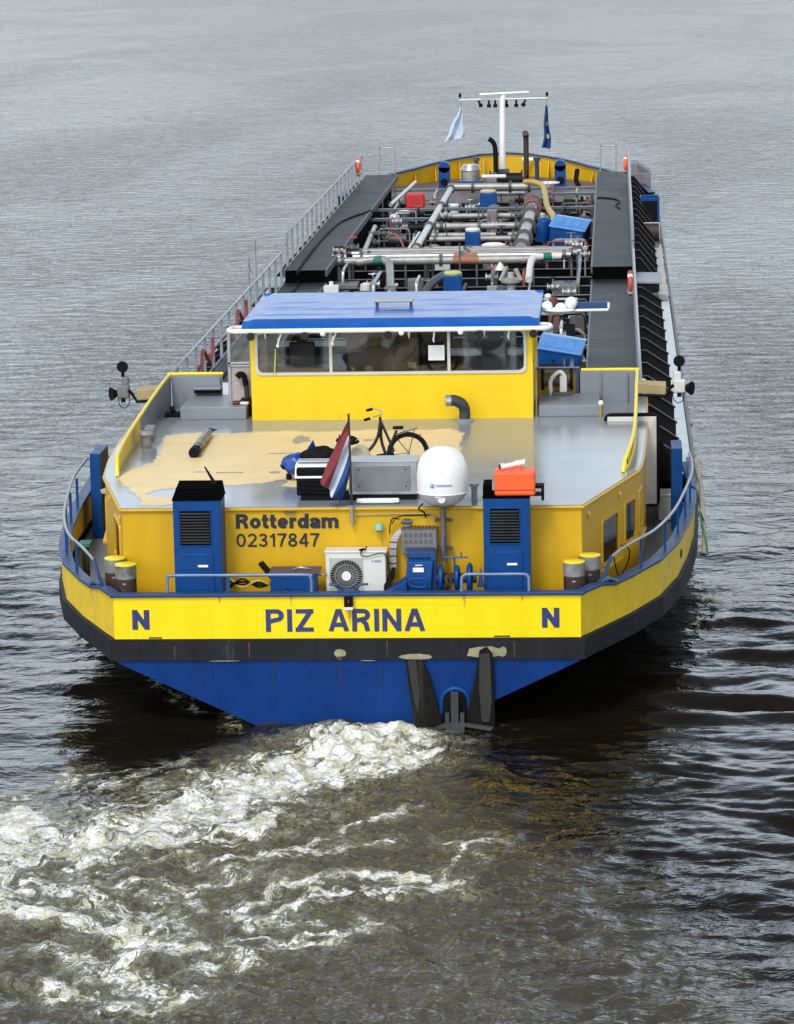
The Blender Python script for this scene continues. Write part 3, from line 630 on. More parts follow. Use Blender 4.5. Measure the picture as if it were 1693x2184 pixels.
# ------------------------------------------------------------------ deckhouse
DZ = 3.62
dw = [(1.4, 4.06), (4.9, 5.06), (5.6, 5.13), (6.4, 5.17), (9, 5.25), (13.2, 5.30), (16.5, 5.3)]
dwl = [(1.4, 4.06), (4.7, 4.87), (6.4, 5.04), (9, 5.18), (13.2, 5.25), (16.5, 5.28)]   # port side
poly = [(x, y) for y, x in dw]+[(-x, y) for y, x in reversed(dwl)]
b = MB(); b.plate(poly, 1.40, 3.55); DH = b.build('deckhouse', YELH, SHIP); DH['label'] = 'yellow deckhouse with a flat grey roof'
b = MB(); pr = [(x+.05, y-(.05 if y < 2 else 0)) for y, x in dw]; pr = pr+[(-x-.05, y-(.05 if y < 2 else 0)) for y, x in reversed(dwl)]
b.plate(pr, 3.55, 3.605); b.build('roof_edge', YELH, DH, bevel=.02)
b = MB(); pr = [(x+.01, y-(.02 if y < 2 else 0)) for y, x in dw]; b.plate(pr+[(-x-.01, y-(.02 if y < 2 else 0)) for y, x in reversed(dwl)], 3.605, DZ); b.build('roof', ROOFG, DH)
# worn cream coating on the port half, with its ragged edge
edge = [(-4.32,9.21),(-4.18,7.51),(-4.13,6.17),(-4.43,5.41),(-4.55,4.55),(-4.42,3.9),(-4.02,2.83),(-3.86,2.35),(-3.76,1.62),(-2.9,1.66),(-2.6,2.0),(-3.3,2.3),(-3.86,2.75),(-3.72,3.05),(-3.42,3.35),(-2.9,3.4),(-2.48,3.57),(-1.81,3.78),(-1.45,4.2),(-1.35,3.8),(-1.44,3.5),(-1.09,3.3),(-.7,3.0),(.2,3.1),(1.2,3.4),(1.6,4.6),(1.72,6.0),(1.62,8.03),(1.66,9.2),(1.34,9.8),(.4,9.5),(-.3,9.75),(-1.1,9.55),(-2.0,9.7),(-2.99,9.4),(-3.8,9.5)]
jag = []
for i in range(len(edge)):
    a, c_ = Vector(edge[i]), Vector(edge[(i+1) % len(edge)]); n = max(1, int((c_-a).length/.16))
    for k in range(n): p = a.lerp(c_, k/n); j_ = 0 if k == 0 else .035; jag.append((p.x+random.uniform(-j_, j_), p.y+random.uniform(-j_, j_)*2.2, DZ+.004))
b = MB(); gx, gy = -1.3, 5.5; b.add([(gx+(p[0]-gx)*1.012+random.uniform(-.03, .03), gy+(p[1]-gy)*1.03+random.uniform(-.06, .06), DZ+.002) for p in jag], [tuple(range(len(jag)))]); b.build('faded_coating_edge', mat('faded coating edge', (.46, .44, .36), .3, var=.2, scale=5), DH)
b = MB(); b.add(jag, [tuple(range(len(jag)))]); b.build('worn_coating', CREAM, DH)
for cx, cy, rx, ry in ((-1.55, 8.6, .22, .5), (-1.7, 4.9, .1, .12), (-3.1, 5.0, .2, .06), (-1.8, 7.0, .3, .05), (1.2, 7.2, .25, .2), (-.2, 8.5, .15, .12)):
    pts = [(cx+rx*math.cos(a_)*random.uniform(.6, 1.2), cy+ry*math.sin(a_)*random.uniform(.6, 1.2), DZ+.008) for a_ in [2*math.pi*i/14 for i in range(14)]]
    b = MB(); b.add(pts, [tuple(range(14))]); b.build('bare_patch', mat('bare roof patch', (.30, .31, .28), .35, var=.2), DH)
text_mb('Rotterdam', -2.04, -.22, 3.235, 3.495, 1.398, .225, .008, .07).build('home_port_lettering', LETK, DH)
text_mb('02317847', -2.04, -.57, 2.905, 3.145, 1.398, .145, .008, .12).build('number_lettering', LETK, DH)
# deckhouse side windows: (wall, from, to, z0, z1)
def wallpt(sgn, A, B, u, z, o=0):
    A, B = Vector(A), Vector(B); t_ = (B-A).normalized(); n_ = Vector((t_.y, -t_.x)); p = A+t_*u+n_*o
    return (sgn*p.x, p.y, z)
def side_window(sgn, A, B, u0, u1, z0, z1, label=None):
    r = .09; pts = []
    for cu, cz, a0 in ((u1-r, z1-r, 0), (u0+r, z1-r, 90), (u0+r, z0+r, 180), (u1-r, z0+r, 270)):
        for k in range(5): a_ = R(a0+k*22.5); pts.append((cu+r*math.cos(a_), cz+r*math.sin(a_)))
    f = MB(); k = len(pts); cu, cz = (u0+u1)/2, (z0+z1)/2
    sc = lambda p, d: (cu+(p[0]-cu)*(1+d/(u1-cu)), cz+(p[1]-cz)*(1+d/(z1-cz)))
    o1 = [wallpt(sgn, A, B, *sc(p, .06), .002) for p in pts]; o2 = [wallpt(sgn, A, B, *sc(p, .05), .035) for p in pts]; o3 = [wallpt(sgn, A, B, *p, .035) for p in pts]; o4 = [wallpt(sgn, A, B, *p, .004) for p in pts]
    f.add(o1+o2+o3+o4, [(j*k+i, j*k+(i+1) % k, (j+1)*k+(i+1) % k, (j+1)*k+i) for j in range(3) for i in range(k)])
    w_ = f.build('side_window', YELH, SHIP)
    if label: w_['label'] = label
    g = MB(); g.extr([wallpt(sgn, A, B, *p, .005) for p in pts], tuple(Vector(wallpt(sgn, A, B, 0, 0, .006))-Vector(wallpt(sgn, A, B, 0, 0, 0)))); g.build('pane', GLD, w_)
    s_ = MB(); q0, q1 = u0-.08, u1+.08; s_.extr([wallpt(sgn, A, B, q0, z0-.07, .0), wallpt(sgn, A, B, q0, z0-.07, .10), wallpt(sgn, A, B, q0, z0-.11, .10), wallpt(sgn, A, B, q0, z0-.13, 0)], tuple(Vector(wallpt(sgn, A, B, q1, 0, 0))-Vector(wallpt(sgn, A, B, q0, 0, 0)))); s_.build('drip_sill', YELH, w_)
WA = ((4.06, 1.4), (5.06, 4.9)); WB = ((5.06, 4.9), (5.17, 6.4))
side_window(1, *WA, 1.25, 2.25, 2.30, 3.08); side_window(1, *WA, 2.75, 3.42, 2.42, 3.12); side_window(1, *WB, .2, 1.0, 2.4, 3.1)
WAL = ((4.06, 1.4), (4.87, 4.7)); WBL = ((4.87, 4.7), (5.04, 6.4))
side_window(-1, *WAL, .45, 1.5, 2.5, 3.2); side_window(-1, *WBL, .35, 1.2, 2.4, 3.1)
for sgn in (-1, 1):
    WW = WA if sgn > 0 else WAL
    for u in (.35, 2.35):
        b = MB(); b.extr([wallpt(sgn, *WW, u, 3.43, 0), wallpt(sgn, *WW, u+.11, 3.43, 0), wallpt(sgn, *WW, u+.10, 3.37, .05), wallpt(sgn, *WW, u+.01, 3.37, .05)], (0, 0, -.05)); b.build('vent_cowl', YELH, DH)
# wall scuff lines, conduit along the top of the wall, lug
b = MB(); b.tube([(.12, 1.37, 3.47), (.9, 1.37, 3.485), (1.42, 1.37, 3.48)], .013, 6); b.tube(smooth([(1.42, 1.37, 3.48), (1.50, 1.36, 3.42), (1.52, 1.33, 3.36), (1.47, 1.33, 3.33)], 4), .013, 6)
b.tube([(.12, 1.38, 3.47), (.12, 1.38, 3.44)], .018, 6); b.build('conduit', mat('tarnished conduit', (.35, .28, .12), .5, .2, var=.3), DH)
b = MB(); b.box(-1.18, -.98, 1.33, 1.37, 3.52, 3.56); b.build('hinge_lug', GRYD, DH)
# exhaust stub through the roof (black elbow)
b = MB(); b.tube(smooth([(1.60, 10.75, 3.62), (1.60, 10.75, 3.85), (1.55, 10.7, 3.98), (1.42, 10.66, 4.06), (1.32, 10.64, 4.07)], 6), .115, 16); o = b.build('roof_elbow_pipe', mat('dark rubber hose', (.035, .04, .045), .45, var=.3), DH)
b = MB(); b.tube([(1.32, 10.64, 4.07), (1.22, 10.62, 4.07)], .12, 16); b.build('pipe_mouth', ALU, o)
b = MB(); b.lathe((1.60, 10.75, 0), [(.19, 3.62), (.19, 3.64), (.125, 3.68)], 20); b.build('flange', GREY, o)
# mushroom post by the starboard stack
b = MB(); b.cyl((2.17, 1.75, 3.62), (2.17, 1.75, 3.92), .055, n=14); b.cyl((2.17, 1.75, 3.90), (2.17, 1.75, 3.95), .085, n=16); b.build('vent_pipe', GREY, DH)
# ------------------------------------------------------------------ ventilation stacks
for nm, x0, x1, lab in (('l', -3.07, -2.23, 'port blue ventilation stack with bare black top'), ('r', 2.36, 3.17, 'starboard blue ventilation stack carrying the orange case')):
    b = MB(); b.box(x0, x1, .75, 1.42, 1.4, 3.86); ST = b.build('ventilation_stack', BLU, SHIP, bevel=.015); ST['label'] = lab
    b = MB(); xm = (x0+x1)/2; hw = (x1-x0)/2
    lo = [(x0-.015, .735, 3.86), (x1+.015, .735, 3.86), (x1+.015, 1.44, 3.86), (x0-.015, 1.44, 3.86)]
    hi = [(x0+.04, .95, 4.04), (x1-.03, .95, 4.04), (x1-.03, 1.44, 4.10), (x0+.04, 1.44, 4.10)]
    if nm == 'l': b.add(lo+hi, [(0, 1, 5, 4), (1, 2, 6, 5), (2, 3, 7, 6), (3, 0, 4, 7), (4, 5, 6, 7), (0, 3, 2, 1)]); b.build('hood', BKH, ST)
    else: b.box(x0-.01, x1+.01, .74, 1.43, 3.86, 3.885); b.box(x0, x0+.14, .8, 1.4, 3.885, 4.08); b.build('hood', BKH, ST)
    b = MB(); z0, z1 = 3.07, 3.68; b.box(x0+.12, x1-.18, .738, .752, z0, z1); b.build('louvre', BKH, ST); LV = ST
    b = MB(); b.slats(x0+.13, x1-.19, .728, z0+.02, z1-.02, 11, .045, 40); b.build('slats', mat('dark slat metal', (.028, .03, .034), .4, .2, var=.3), LV)
    b = MB()
    for q0, q1, q2, q3 in ((x0+.10, x1-.16, z1, z1+.02), (x0+.10, x1-.16, z0-.02, z0), (x0+.10, x0+.12, z0, z1), (x1-.18, x1-.16, z0, z1)): b.box(q0, q1, .732, .755, q2, q3)
    b.build('frame', BLU, LV)
    b = MB(); b.box(x0+.10, x1-.14, .728, .752, 1.75, 2.92); b.build('stack_door', BLU, ST, bevel=.012); DR = ST
    b = MB(); b.box(xm+.0, xm+.18, .70, .728, 2.68, 2.72); b.build('door_handle', WHT, DR, bevel=.006)
    b = MB()
    for zz in (1.9, 2.85): 
        for xx in (x0+.14, x1-.22): b.box(xx, xx+.06, .72, .75, zz+.05, zz+.10)
    b.build('hinges', BLUD, DR)
    b = MB()
    for xx in (x0+.03, x1-.03):
        for zz in (2.95, 3.0, 3.78): b.sph((xx, .745, zz), .018, 8)
    b.build('bolts', BLUD, ST)
# ------------------------------------------------------------------ wheelhouse
wx0, wx1, wy0, wy1, wz0, wz1 = -2.79, 2.99, 11.1, 15.3, DZ, 5.50
ax0, ax1, az0, az1 = -2.65, 2.82, 4.60, 5.43
b = MB()
def wallring(b, y0, y1, xa, xb, za, zb, r=.12):   # wall plate with a rounded opening
    out = [(wx1, wz1), (wx0, wz1), (wx0, wz0), (wx1, wz0)]; ins = []
    for cx, cz, a0 in ((xb-r, zb-r, 0), (xa+r, zb-r, 90), (xa+r, za+r, 180), (xb-r, za+r, 270)): ins.append([(cx+r*math.cos(R(a0+k*18)), cz+r*math.sin(R(a0+k*18))) for k in range(6)])
    for yy in (y0, y1):
        for i in range(4):
            c = ins[i]; 
            b.add([(out[i][0], yy, out[i][1])]+[(p[0], yy, p[1]) for p in c], [(0, k, k+1) for k in range(1, 6)])
            nxt = ins[(i+1) % 4][0]
            b.quad((out[i][0], yy, out[i][1]), (c[-1][0], yy, c[-1][1]), (nxt[0], yy, nxt[1]), (out[(i+1) % 4][0], yy, out[(i+1) % 4][1]))
    fl = [p for c in ins for p in c]; n = len(fl)
    b.add([(p[0], y0, p[1]) for p in fl]+[(p[0], y1, p[1]) for p in fl], [(i, (i+1) % n, n+(i+1) % n, n+i) for i in range(n)])
    b.add([(p[0], y0, p[1]) for p in out]+[(p[0], y1, p[1]) for p in out], [(i, (i+1) % 4, 4+(i+1) % 4, 4+i) for i in range(4)])
    return fl
fl = wallring(b, wy0, wy0+.08, ax0, ax1, az0, az1); 
for x0, x1 in ((wx0, wx0+.08), (wx1-.08, wx1)):
    b.box(x0, x1, wy0+.083, wy1-.083, wz0, 4.55); b.box(x0, x1, wy0+.083, wy1-.083, 5.43, wz1)
    for y in (wy0+.083, 13.1, wy1-.203): b.box(x0+.002, x1-.002, y, y+.12, 4.55, 5.43)
b.box(wx0, wx1, wy1-.08, wy1, wz0, 4.5); b.box(wx0, wx1, wy1-.08, wy1, 5.43, wz1)
for x in (wx0, -1.0, .95, wx1-.1): b.box(x, x+.1, wy1-.078, wy1-.002, 4.5, 5.43)
WH = b.build('wheelhouse', YELW, SHIP); WH['label'] = 'yellow wheelhouse standing on the deckhouse'
b = MB(); cx, cz = (ax0+ax1)/2, (az0+az1)/2; n = len(fl)
def off(p, d): return (p[0]+(d if p[0] > cx else -d), p[1]+(d if p[1] > cz else -d))
o1 = [(*off(p, .055), 0) for p in fl]; ring = lambda d, yy: [(off(p, d)[0], yy, off(p, d)[1]) for p in fl]
b.add(ring(.05, wy0-.002)+ring(.045, wy0-.03)+ring(-.01, wy0-.03)+ring(-.01, wy0+.05), [(j*n+i, j*n+(i+1) % n, (j+1)*n+(i+1) % n, (j+1)*n+i) for j in range(3) for i in range(n)])
RW = b.build('rear_window', FRM, SHIP)
xs = [ax0, -1.14, 1.28, ax1]
for x in (-1.14, 1.28): m_ = MB(); m_.box(x-.03, x+.03, wy0-.028, wy0+.04, az0, az1); m_.build('mullion', FRM, RW)
for i in range(3): m_ = MB(); m_.box(xs[i]+(.03 if i else 0), xs[i+1]-(.03 if i < 2 else 0), wy0+.012, wy0+.020, az0, az1); m_.build('pane', GLS, RW)
m_ = MB(); m_.box(ax0, ax1, wy0-.032, wy0-.004, az1+.045, az1+.07); m_.build('head_trim', FRM, RW)
g = MB()
for x0, x1 in ((wx0, wx0+.08), (wx1-.08, wx1)): g.box(x0+.035, x1-.035, wy0+.2, wy1-.1, 4.55, 5.43)
g.build('side_glass', GLS, WH); g = MB(); g.box(wx0+.1, wx1-.1, wy1-.05, wy1-.04, 4.5, 5.43); g.build('front_glass', GLS, WH)
# cabin inside
b = MB(); b.box(wx0+.09, wx1-.09, wy0+.09, wy1-.09, 3.63, 3.66); o = b.build('cabin_floor', INT, WH)
b = MB(); b.box(wx0+.1, wx1-.1, wy0+.1, wy1-.1, 5.44, 5.47); b.build('cabin_ceiling', INT, WH)
b = MB(); b.box(-2.6, .9, 14.2, 15.15, 3.66, 4.72); b.extr([(.9, 14.1, 3.66), (2.7, 14.1, 3.66), (2.7, 14.1, 4.5), (.9, 14.1, 4.5)], (0, 1.0, 0)); b.box(-1.1, 1.2, 14.6, 15.1, 4.72, 4.95); b.build('console', INTD, WH, bevel=.02)
b = MB(); b.box(-2.62, -1.25, 11.25, 12.2, 3.66, 4.62); b.box(-2.62, -2.45, 11.25, 13.4, 3.66, 5.3); b.build('cabin_bench', INT, WH, bevel=.03)
b = MB(); b.box(-.9, .6, 12.2, 12.35, 3.66, 5.15); b.extr([(-.9, 12.1, 4.9), (.1, 12.1, 5.0), (.5, 12.1, 5.25), (-.9, 12.1, 5.3)], (0, .1, 0)); b.build('cabin_partition', INT, WH, bevel=.04)
b = MB(); b.obox((.05, 11.9, 5.28), (.26, .5, .62), Matrix.Rotation(R(28), 3, 'Y')); b.build('hanging_extractor', mat('pale grey duct', (.42, .44, .44), .4, var=.15), WH, bevel=.1, seg=4)
def chair(x, y):
    b = MB(); b.box(x-.28, x+.28, y-.25, y+.25, 4.12, 4.25); b.box(x-.27, x+.27, y-.33, y-.22, 4.25, 5.0); b.cyl((x, y, 3.66), (x, y, 4.12), .06); b.box(x-.13, x+.13, y-.32, y-.24, 5.0, 5.2); return b
chair(2.15, 12.9).build('helm_chair', mat('blue grey upholstery', (.05, .06, .08), .6), WH, bevel=.04)
chair(-1.9, 13.2).build('helm_chair', mat('tan upholstery', (.19, .14, .09), .6), WH, bevel=.04)
b = MB(); b.tor((1.95, 13.75, 4.75), .19, .016, (0, 1, .4)); b.cyl((1.95, 13.75, 4.75), (1.95, 13.95, 4.7), .03); b.build('steering_wheel', FRM, WH)
b = MB(); b.box(.86, 1.19, wy0+.002, wy0+.008, 4.83, 5.14); b.build('paper_notice', mat('paper white', (.72, .73, .70), .6), WH)
b = MB(); b.box(.40, .62, 11.3, 11.45, 4.62, 4.78); b.build('brass_instrument', mat('dull brass', (.32, .28, .14), .35, .5), WH, bevel=.03)
b = MB(); b.box(-2.9+.75, -1.45, 13.9, 13.95, 4.95, 5.3); b.build('screen', mat('screen glass', (.10, .12, .17), .2), WH, bevel=.02)
b = MB(); b.box(1.5, 1.72, 13.3, 13.35, 4.95, 5.3); b.box(2.35, 2.6, 12.3, 12.4, 5.0, 5.40); b.build('wall_panel', mat('grey panel', (.20, .22, .22), .5), WH)
b = MB(); b.obox((-2.28, wy0-.06, 4.86), (.03, .02, .5), Matrix.Rotation(R(4), 3, 'Y')); b.build('cleaning_brush', mat('brush yellow', (.35, .42, .08), .5), WH)
# roof: dished sheet with a dark blue hem
DENT = [(11.75, -1.9, 1.2), (12.25, .9, 1.0), (12.6, -1.2, 1.5), (13.1, 1.6, .8), (13.7, -2.0, .6), (13.9, .9, .5), (12.9, -2.2, .5)]
def roofz(u, v):
    z = 5.575+.135*min(1, v/.08)**.75+.03*v; y = 10.78+4.57*v; x = -2.93+6.06*u
    for yc, xc, hw in DENT: z -= .016*math.exp(-((y-yc)/.10)**2)*math.exp(-((x-xc)/hw)**4)
    return z
b = MB()
rx0, rx1, ry0, ry1 = -2.93, 3.13, 10.78, 15.35
b.grid(lambda u, v: (rx0+(rx1-rx0)*u, ry0+(ry1-ry0)*v, roofz(u, v)-(.035 if (u < .02 or u > .98) else 0)), 60, 110)
b.grid(lambda u, v: (rx0+(rx1-rx0)*u, ry0+(ry1-ry0)*v, 5.53), 2, 2)
for xx in (rx0, rx1): b.grid(lambda u, v: (xx, ry0+(ry1-ry0)*u, 5.53+(roofz(0, u)-.035-5.53)*v), 110, 1)
b.grid(lambda u, v: (rx0+(rx1-rx0)*u, ry0-.02*math.sin(v*math.pi), 5.53+(roofz(u, 0)-5.53)*v), 60, 3)
b.grid(lambda u, v: (rx0+(rx1-rx0)*u, ry1, 5.53+(roofz(u, 1)-5.53)*v), 2, 1)
RF = b.build('wheelhouse_roof', BLUR, SHIP)
b = MB(); b.obox((.06, 12.9, 5.86), (.84, .42, .06)); b.build('roof_vent', mat('grey vent lid', (.36, .37, .34), .45, var=.1), RF, bevel=.03, seg=3)
b = MB(); b.box(-.32, -.27, 12.74, 13.05, 5.70, 5.83); b.box(.39, .44, 12.74, 13.05, 5.70, 5.83); b.build('vent_legs', BLUD, RF)
# white light bar under the roof edge
b = MB(); b.tube(smooth([(-2.95, 11.3, 5.52), (-3.15, 11.2, 5.52), (-3.2, 10.9, 5.52), (-3.08, 10.72, 5.52), (-2.7, 10.70, 5.52), (0, 10.70, 5.52), (2.9, 10.70, 5.52), (3.25, 10.72, 5.52), (3.36, 10.9, 5.52), (3.32, 11.2, 5.52), (3.1, 11.3, 5.52)], 5), .050, 12)
LB = b.build('light_bar', WHT, SHIP)
for x in (-2.72, -1.62, -.02+.1, 1.93, 3.02):
    p_ = MB(); p_.cyl((x, 10.80, 5.44), (x, 10.60, 5.42), .06, .085, 14); p_.cyl((x, 10.74, 5.52), (x, 10.74, 5.45), .02, n=6); p_.build('spot_lamp', BKG, LB)
for x in (-1.25, 1.55, .35):
    p_ = MB(); p_.sph((x, 10.62, 5.47), .06, 12); p_.build('round_lamp', WHT, LB)
def wiper(xa, za, xb, zb):
    b = MB(); b.tube([(xa, 10.80, za), (xb, 10.86, zb)], .02, 6); b.obox(((xa+xb*3)/4, 10.85, (za+3*zb)/4), (.02, .02, .2)); b.build('wiper_arm', WHT, LB)
for a_ in ((-2.1, 5.50, -2.22, 5.18), (-.98, 5.50, -1.1, 5.22), (1.02, 5.53, .98, 5.27), (.55, 5.52, .47, 5.40), (2.55, 5.54, 2.5, 5.33), (2.1, 5.54, 2.0, 5.43), (-2.42, 5.5, -2.46, 5.42)): wiper(*a_)
# ------------------------------------------------------------------ grey wings beside the wheelhouse, with their yellow rail
for sgn in (-1, 1):
    b = MB()
    rp_ = [(4.80, 4.6, 3.62), (4.83, 4.75, 3.80), (4.90, 5.1, 3.93), (5.0, 6.5, 4.0), (5.06, 8.6, 4.05), (5.10, 11.5, 4.2), (5.12, 12.9, 4.30), (5.06, 13.05, 4.32), (3.95 if sgn > 0 else 3.6, 13.05, 4.32)]
    if sgn < 0: rp_ = [(4.62, 4.6, 3.62), (4.64, 4.75, 3.80), (4.68, 5.1, 3.93), (4.76, 6.5, 3.97), (4.82, 8.6, 4.03), (4.80, 11.5, 4.2), (4.74, 12.9, 4.30), (4.66, 13.05, 4.32), (3.6, 13.05, 4.32)]
    b.tube([(sgn*x, y, z) for x, y, z in smooth(rp_, 4)], .036, 10)
    if sgn > 0: b.tube(smooth([(4.86, 4.9, 3.64), (4.93, 5.3, 3.72), (5.02, 6.4, 3.85), (5.07, 8.5, 3.98)], 5), .03, 8)
    WR = b.build('wing_rail', YELR, SHIP)
    b = MB(); n = 14
    ysw = [5.0+8.0*i/n for i in range(n+1)]
    tz = [(5.0, 3.88), (6.5, 3.97), (8.6, 4.02), (11.5, 4.17), (13, 4.29)]; tx = [(5.0, 4.88), (6.5, 5.0), (8.6, 5.06), (13, 5.12)] if sgn > 0 else [(5.0, 4.67), (6.5, 4.76), (8.6, 4.82), (11.5, 4.80), (13, 4.72)]
    vs = []
    for y in ysw:
        x = interp(tx, y); vs += [(sgn*(x+.01), y, 3.60), (sgn*(x+.01), y, interp(tz, y)), (sgn*(x-.01), y, interp(tz, y)), (sgn*(x-.01), y, 3.60)]
    b.add(vs, [(i*4+j, i*4+(j+1) % 4, (i+1)*4+(j+1) % 4, (i+1)*4+j) for i in range(n) for j in range(4)])
    b.mi = [(0 if vs[f[0]][1] < 8.9 else 1) for f in b.f]
    b.build('wing_plate', [YELS, GREY], SHIP)
    b = MB(); xi = 3.9 if sgn > 0 else 3.62
    b.box(*sorted((sgn*xi, sgn*(5.08 if sgn > 0 else 4.70))), 13.0, 13.05, 2.5, 4.29)
    for x in ((4.35, 4.9) if sgn > 0 else (3.66,)): b.box(*sorted((sgn*x, sgn*(x+.03))), 12.94, 13.0, 3.6, 4.27)
    b.build('wing_panel', GREY, SHIP, bevel=.006)
# steps/lockers on both sides of the wheelhouse
b = MB(); b.box(-4.30, -2.93, 11.25, 13.0, 3.62, 3.88); o = b.build('wing_locker', GREY, SHIP, bevel=.015)
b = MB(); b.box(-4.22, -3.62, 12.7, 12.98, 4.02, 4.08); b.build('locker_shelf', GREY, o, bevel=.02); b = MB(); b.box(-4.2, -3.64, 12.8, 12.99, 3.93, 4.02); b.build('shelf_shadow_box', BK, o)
b = MB(); b.box(3.10, 4.34, 11.25, 12.9, 3.62, 3.85); o = b.build('wing_locker', GREY, SHIP, bevel=.015)
b = MB(); b.cyl((4.36, 11.2, 3.62), (4.36, 11.2, 3.86), .035, n=10); b.build('locker_leg', mat('ochre leg', (.45, .28, .05), .5), o); b = MB(); b.sph((4.37, 11.2, 3.90), .06, 12); b.build('cap', WHT, o)
b = MB(); b.box(3.02, 3.88, 13.12, 13.17, 2.6, 4.34); b.build('stair_panel', YELH, SHIP)
b = MB(); b.box(3.0, 3.92, 13.02, 13.20, 4.34, 4.37); b.box(3.85, 3.93, 13.0, 13.1, 2.6, 4.34); b.build('stair_frame', BLUD, SHIP)
# gear on the starboard step: a winch of two discs and a pale stand
W = empty('hose_reel', (3.45, 12.85, 3.85), 'dark hose reel on a pale stand beside the starboard side of the wheelhouse', 'hose reel')
b = MB()
for x in (-.30, .30): b.cyl((x-.03, .05, .30), (x+.03, .05, .30), .23, n=20)
b.build('reel_disc', BK, W); b = MB(); b.cyl((-.27, .05, .30), (.27, .05, .30), .14, n=18); b.build('drum', mat('brown hose coil', (.10, .07, .05), .6), W)
b = MB(); b.tube(smooth([(-.12, -.12, .0), (-.13, -.12, .3), (.05, -.14, .48), (.16, -.12, .35), (.16, -.12, .0)], 5), .045, 8); b.obox((.13, -.14, .2), (.14, .1, .4)); b.build('stand', WHTG, W)
b = MB(); b.box(-.1, .3, -.3, -.05, 0, .07); b.build('foot', GRYD, W, bevel=.01)
# port side screen with hose
W = empty('side_screen', (-3.12, 12.1, 3.62), 'grey framed glass wind screen at the port side of the wheelhouse', 'wind screen')
b = MB()
for x0, x1, z0, z1 in ((-.26, -.20, 0, 1.84), (.20, .235, 0, 1.84), (-.26, .235, 1.78, 1.84), (-.26, .235, 1.03, 1.08), (-.26, .235, .98, 1.01)): b.box(x0, x1, -.03, .03, z0, z1)
b.build('frame', GALV, W, bevel=.006); b = MB(); b.box(-.2, .2, -.004, .004, 1.08, 1.78); b.build('glass', GLS, W)
b = MB(); b.box(-.195, .195, .0, .02, .05, .98); b.build('lower_panel', mat('pinkish ribbed panel', (.42, .36, .34), .5, var=.3, scale=12, bump=.6, bscale=25), W)
b = MB(); b.tube(smooth([(-.06, -.12, .78), (.0, -.12, .84), (.08, -.12, .80), (.12, -.12, .6)], 5), .06, 12); b.build('hose_top', BK, W)
b = MB(); b.tube([(.12, -.12, .6), (.14, -.12, .25)], .05, 12); b.build('hose_foot', RUST, W)
b = MB(); b.box(-.0, .26, -.4, .1, .0, .33); b.build('dark_box', BK, W, bevel=.03)
o = MB(); o.obox((-3.12, 11.6, 3.92), (.26, .14, .08), Matrix.Rotation(R(8), 3, 'Z')); tag(o.build('work_gloves', [mat('brown leather', (.10, .03, .02), .7)], None, bevel=.03), 'brown leather glove lying on the grey port locker', 'glove')
o = MB(); o.obox((-2.99, 11.55, 3.915), (.18, .12, .06), Matrix.Rotation(R(-12), 3, 'Z')); tag(o.build('rag', WHTG, None, bevel=.025), 'pale rag beside the brown glove on the port locker', 'rag')
o = MB(); o.box(-4.68, -4.34, 11.6, 11.95, 3.62, 3.70); o.cyl((-4.5, 11.75, 3.70), (-4.55, 11.8, 3.82), .05); tag(o.build('deck_pump', BK, None, bevel=.02), 'small black pump on the roof next to the port locker', 'pump')
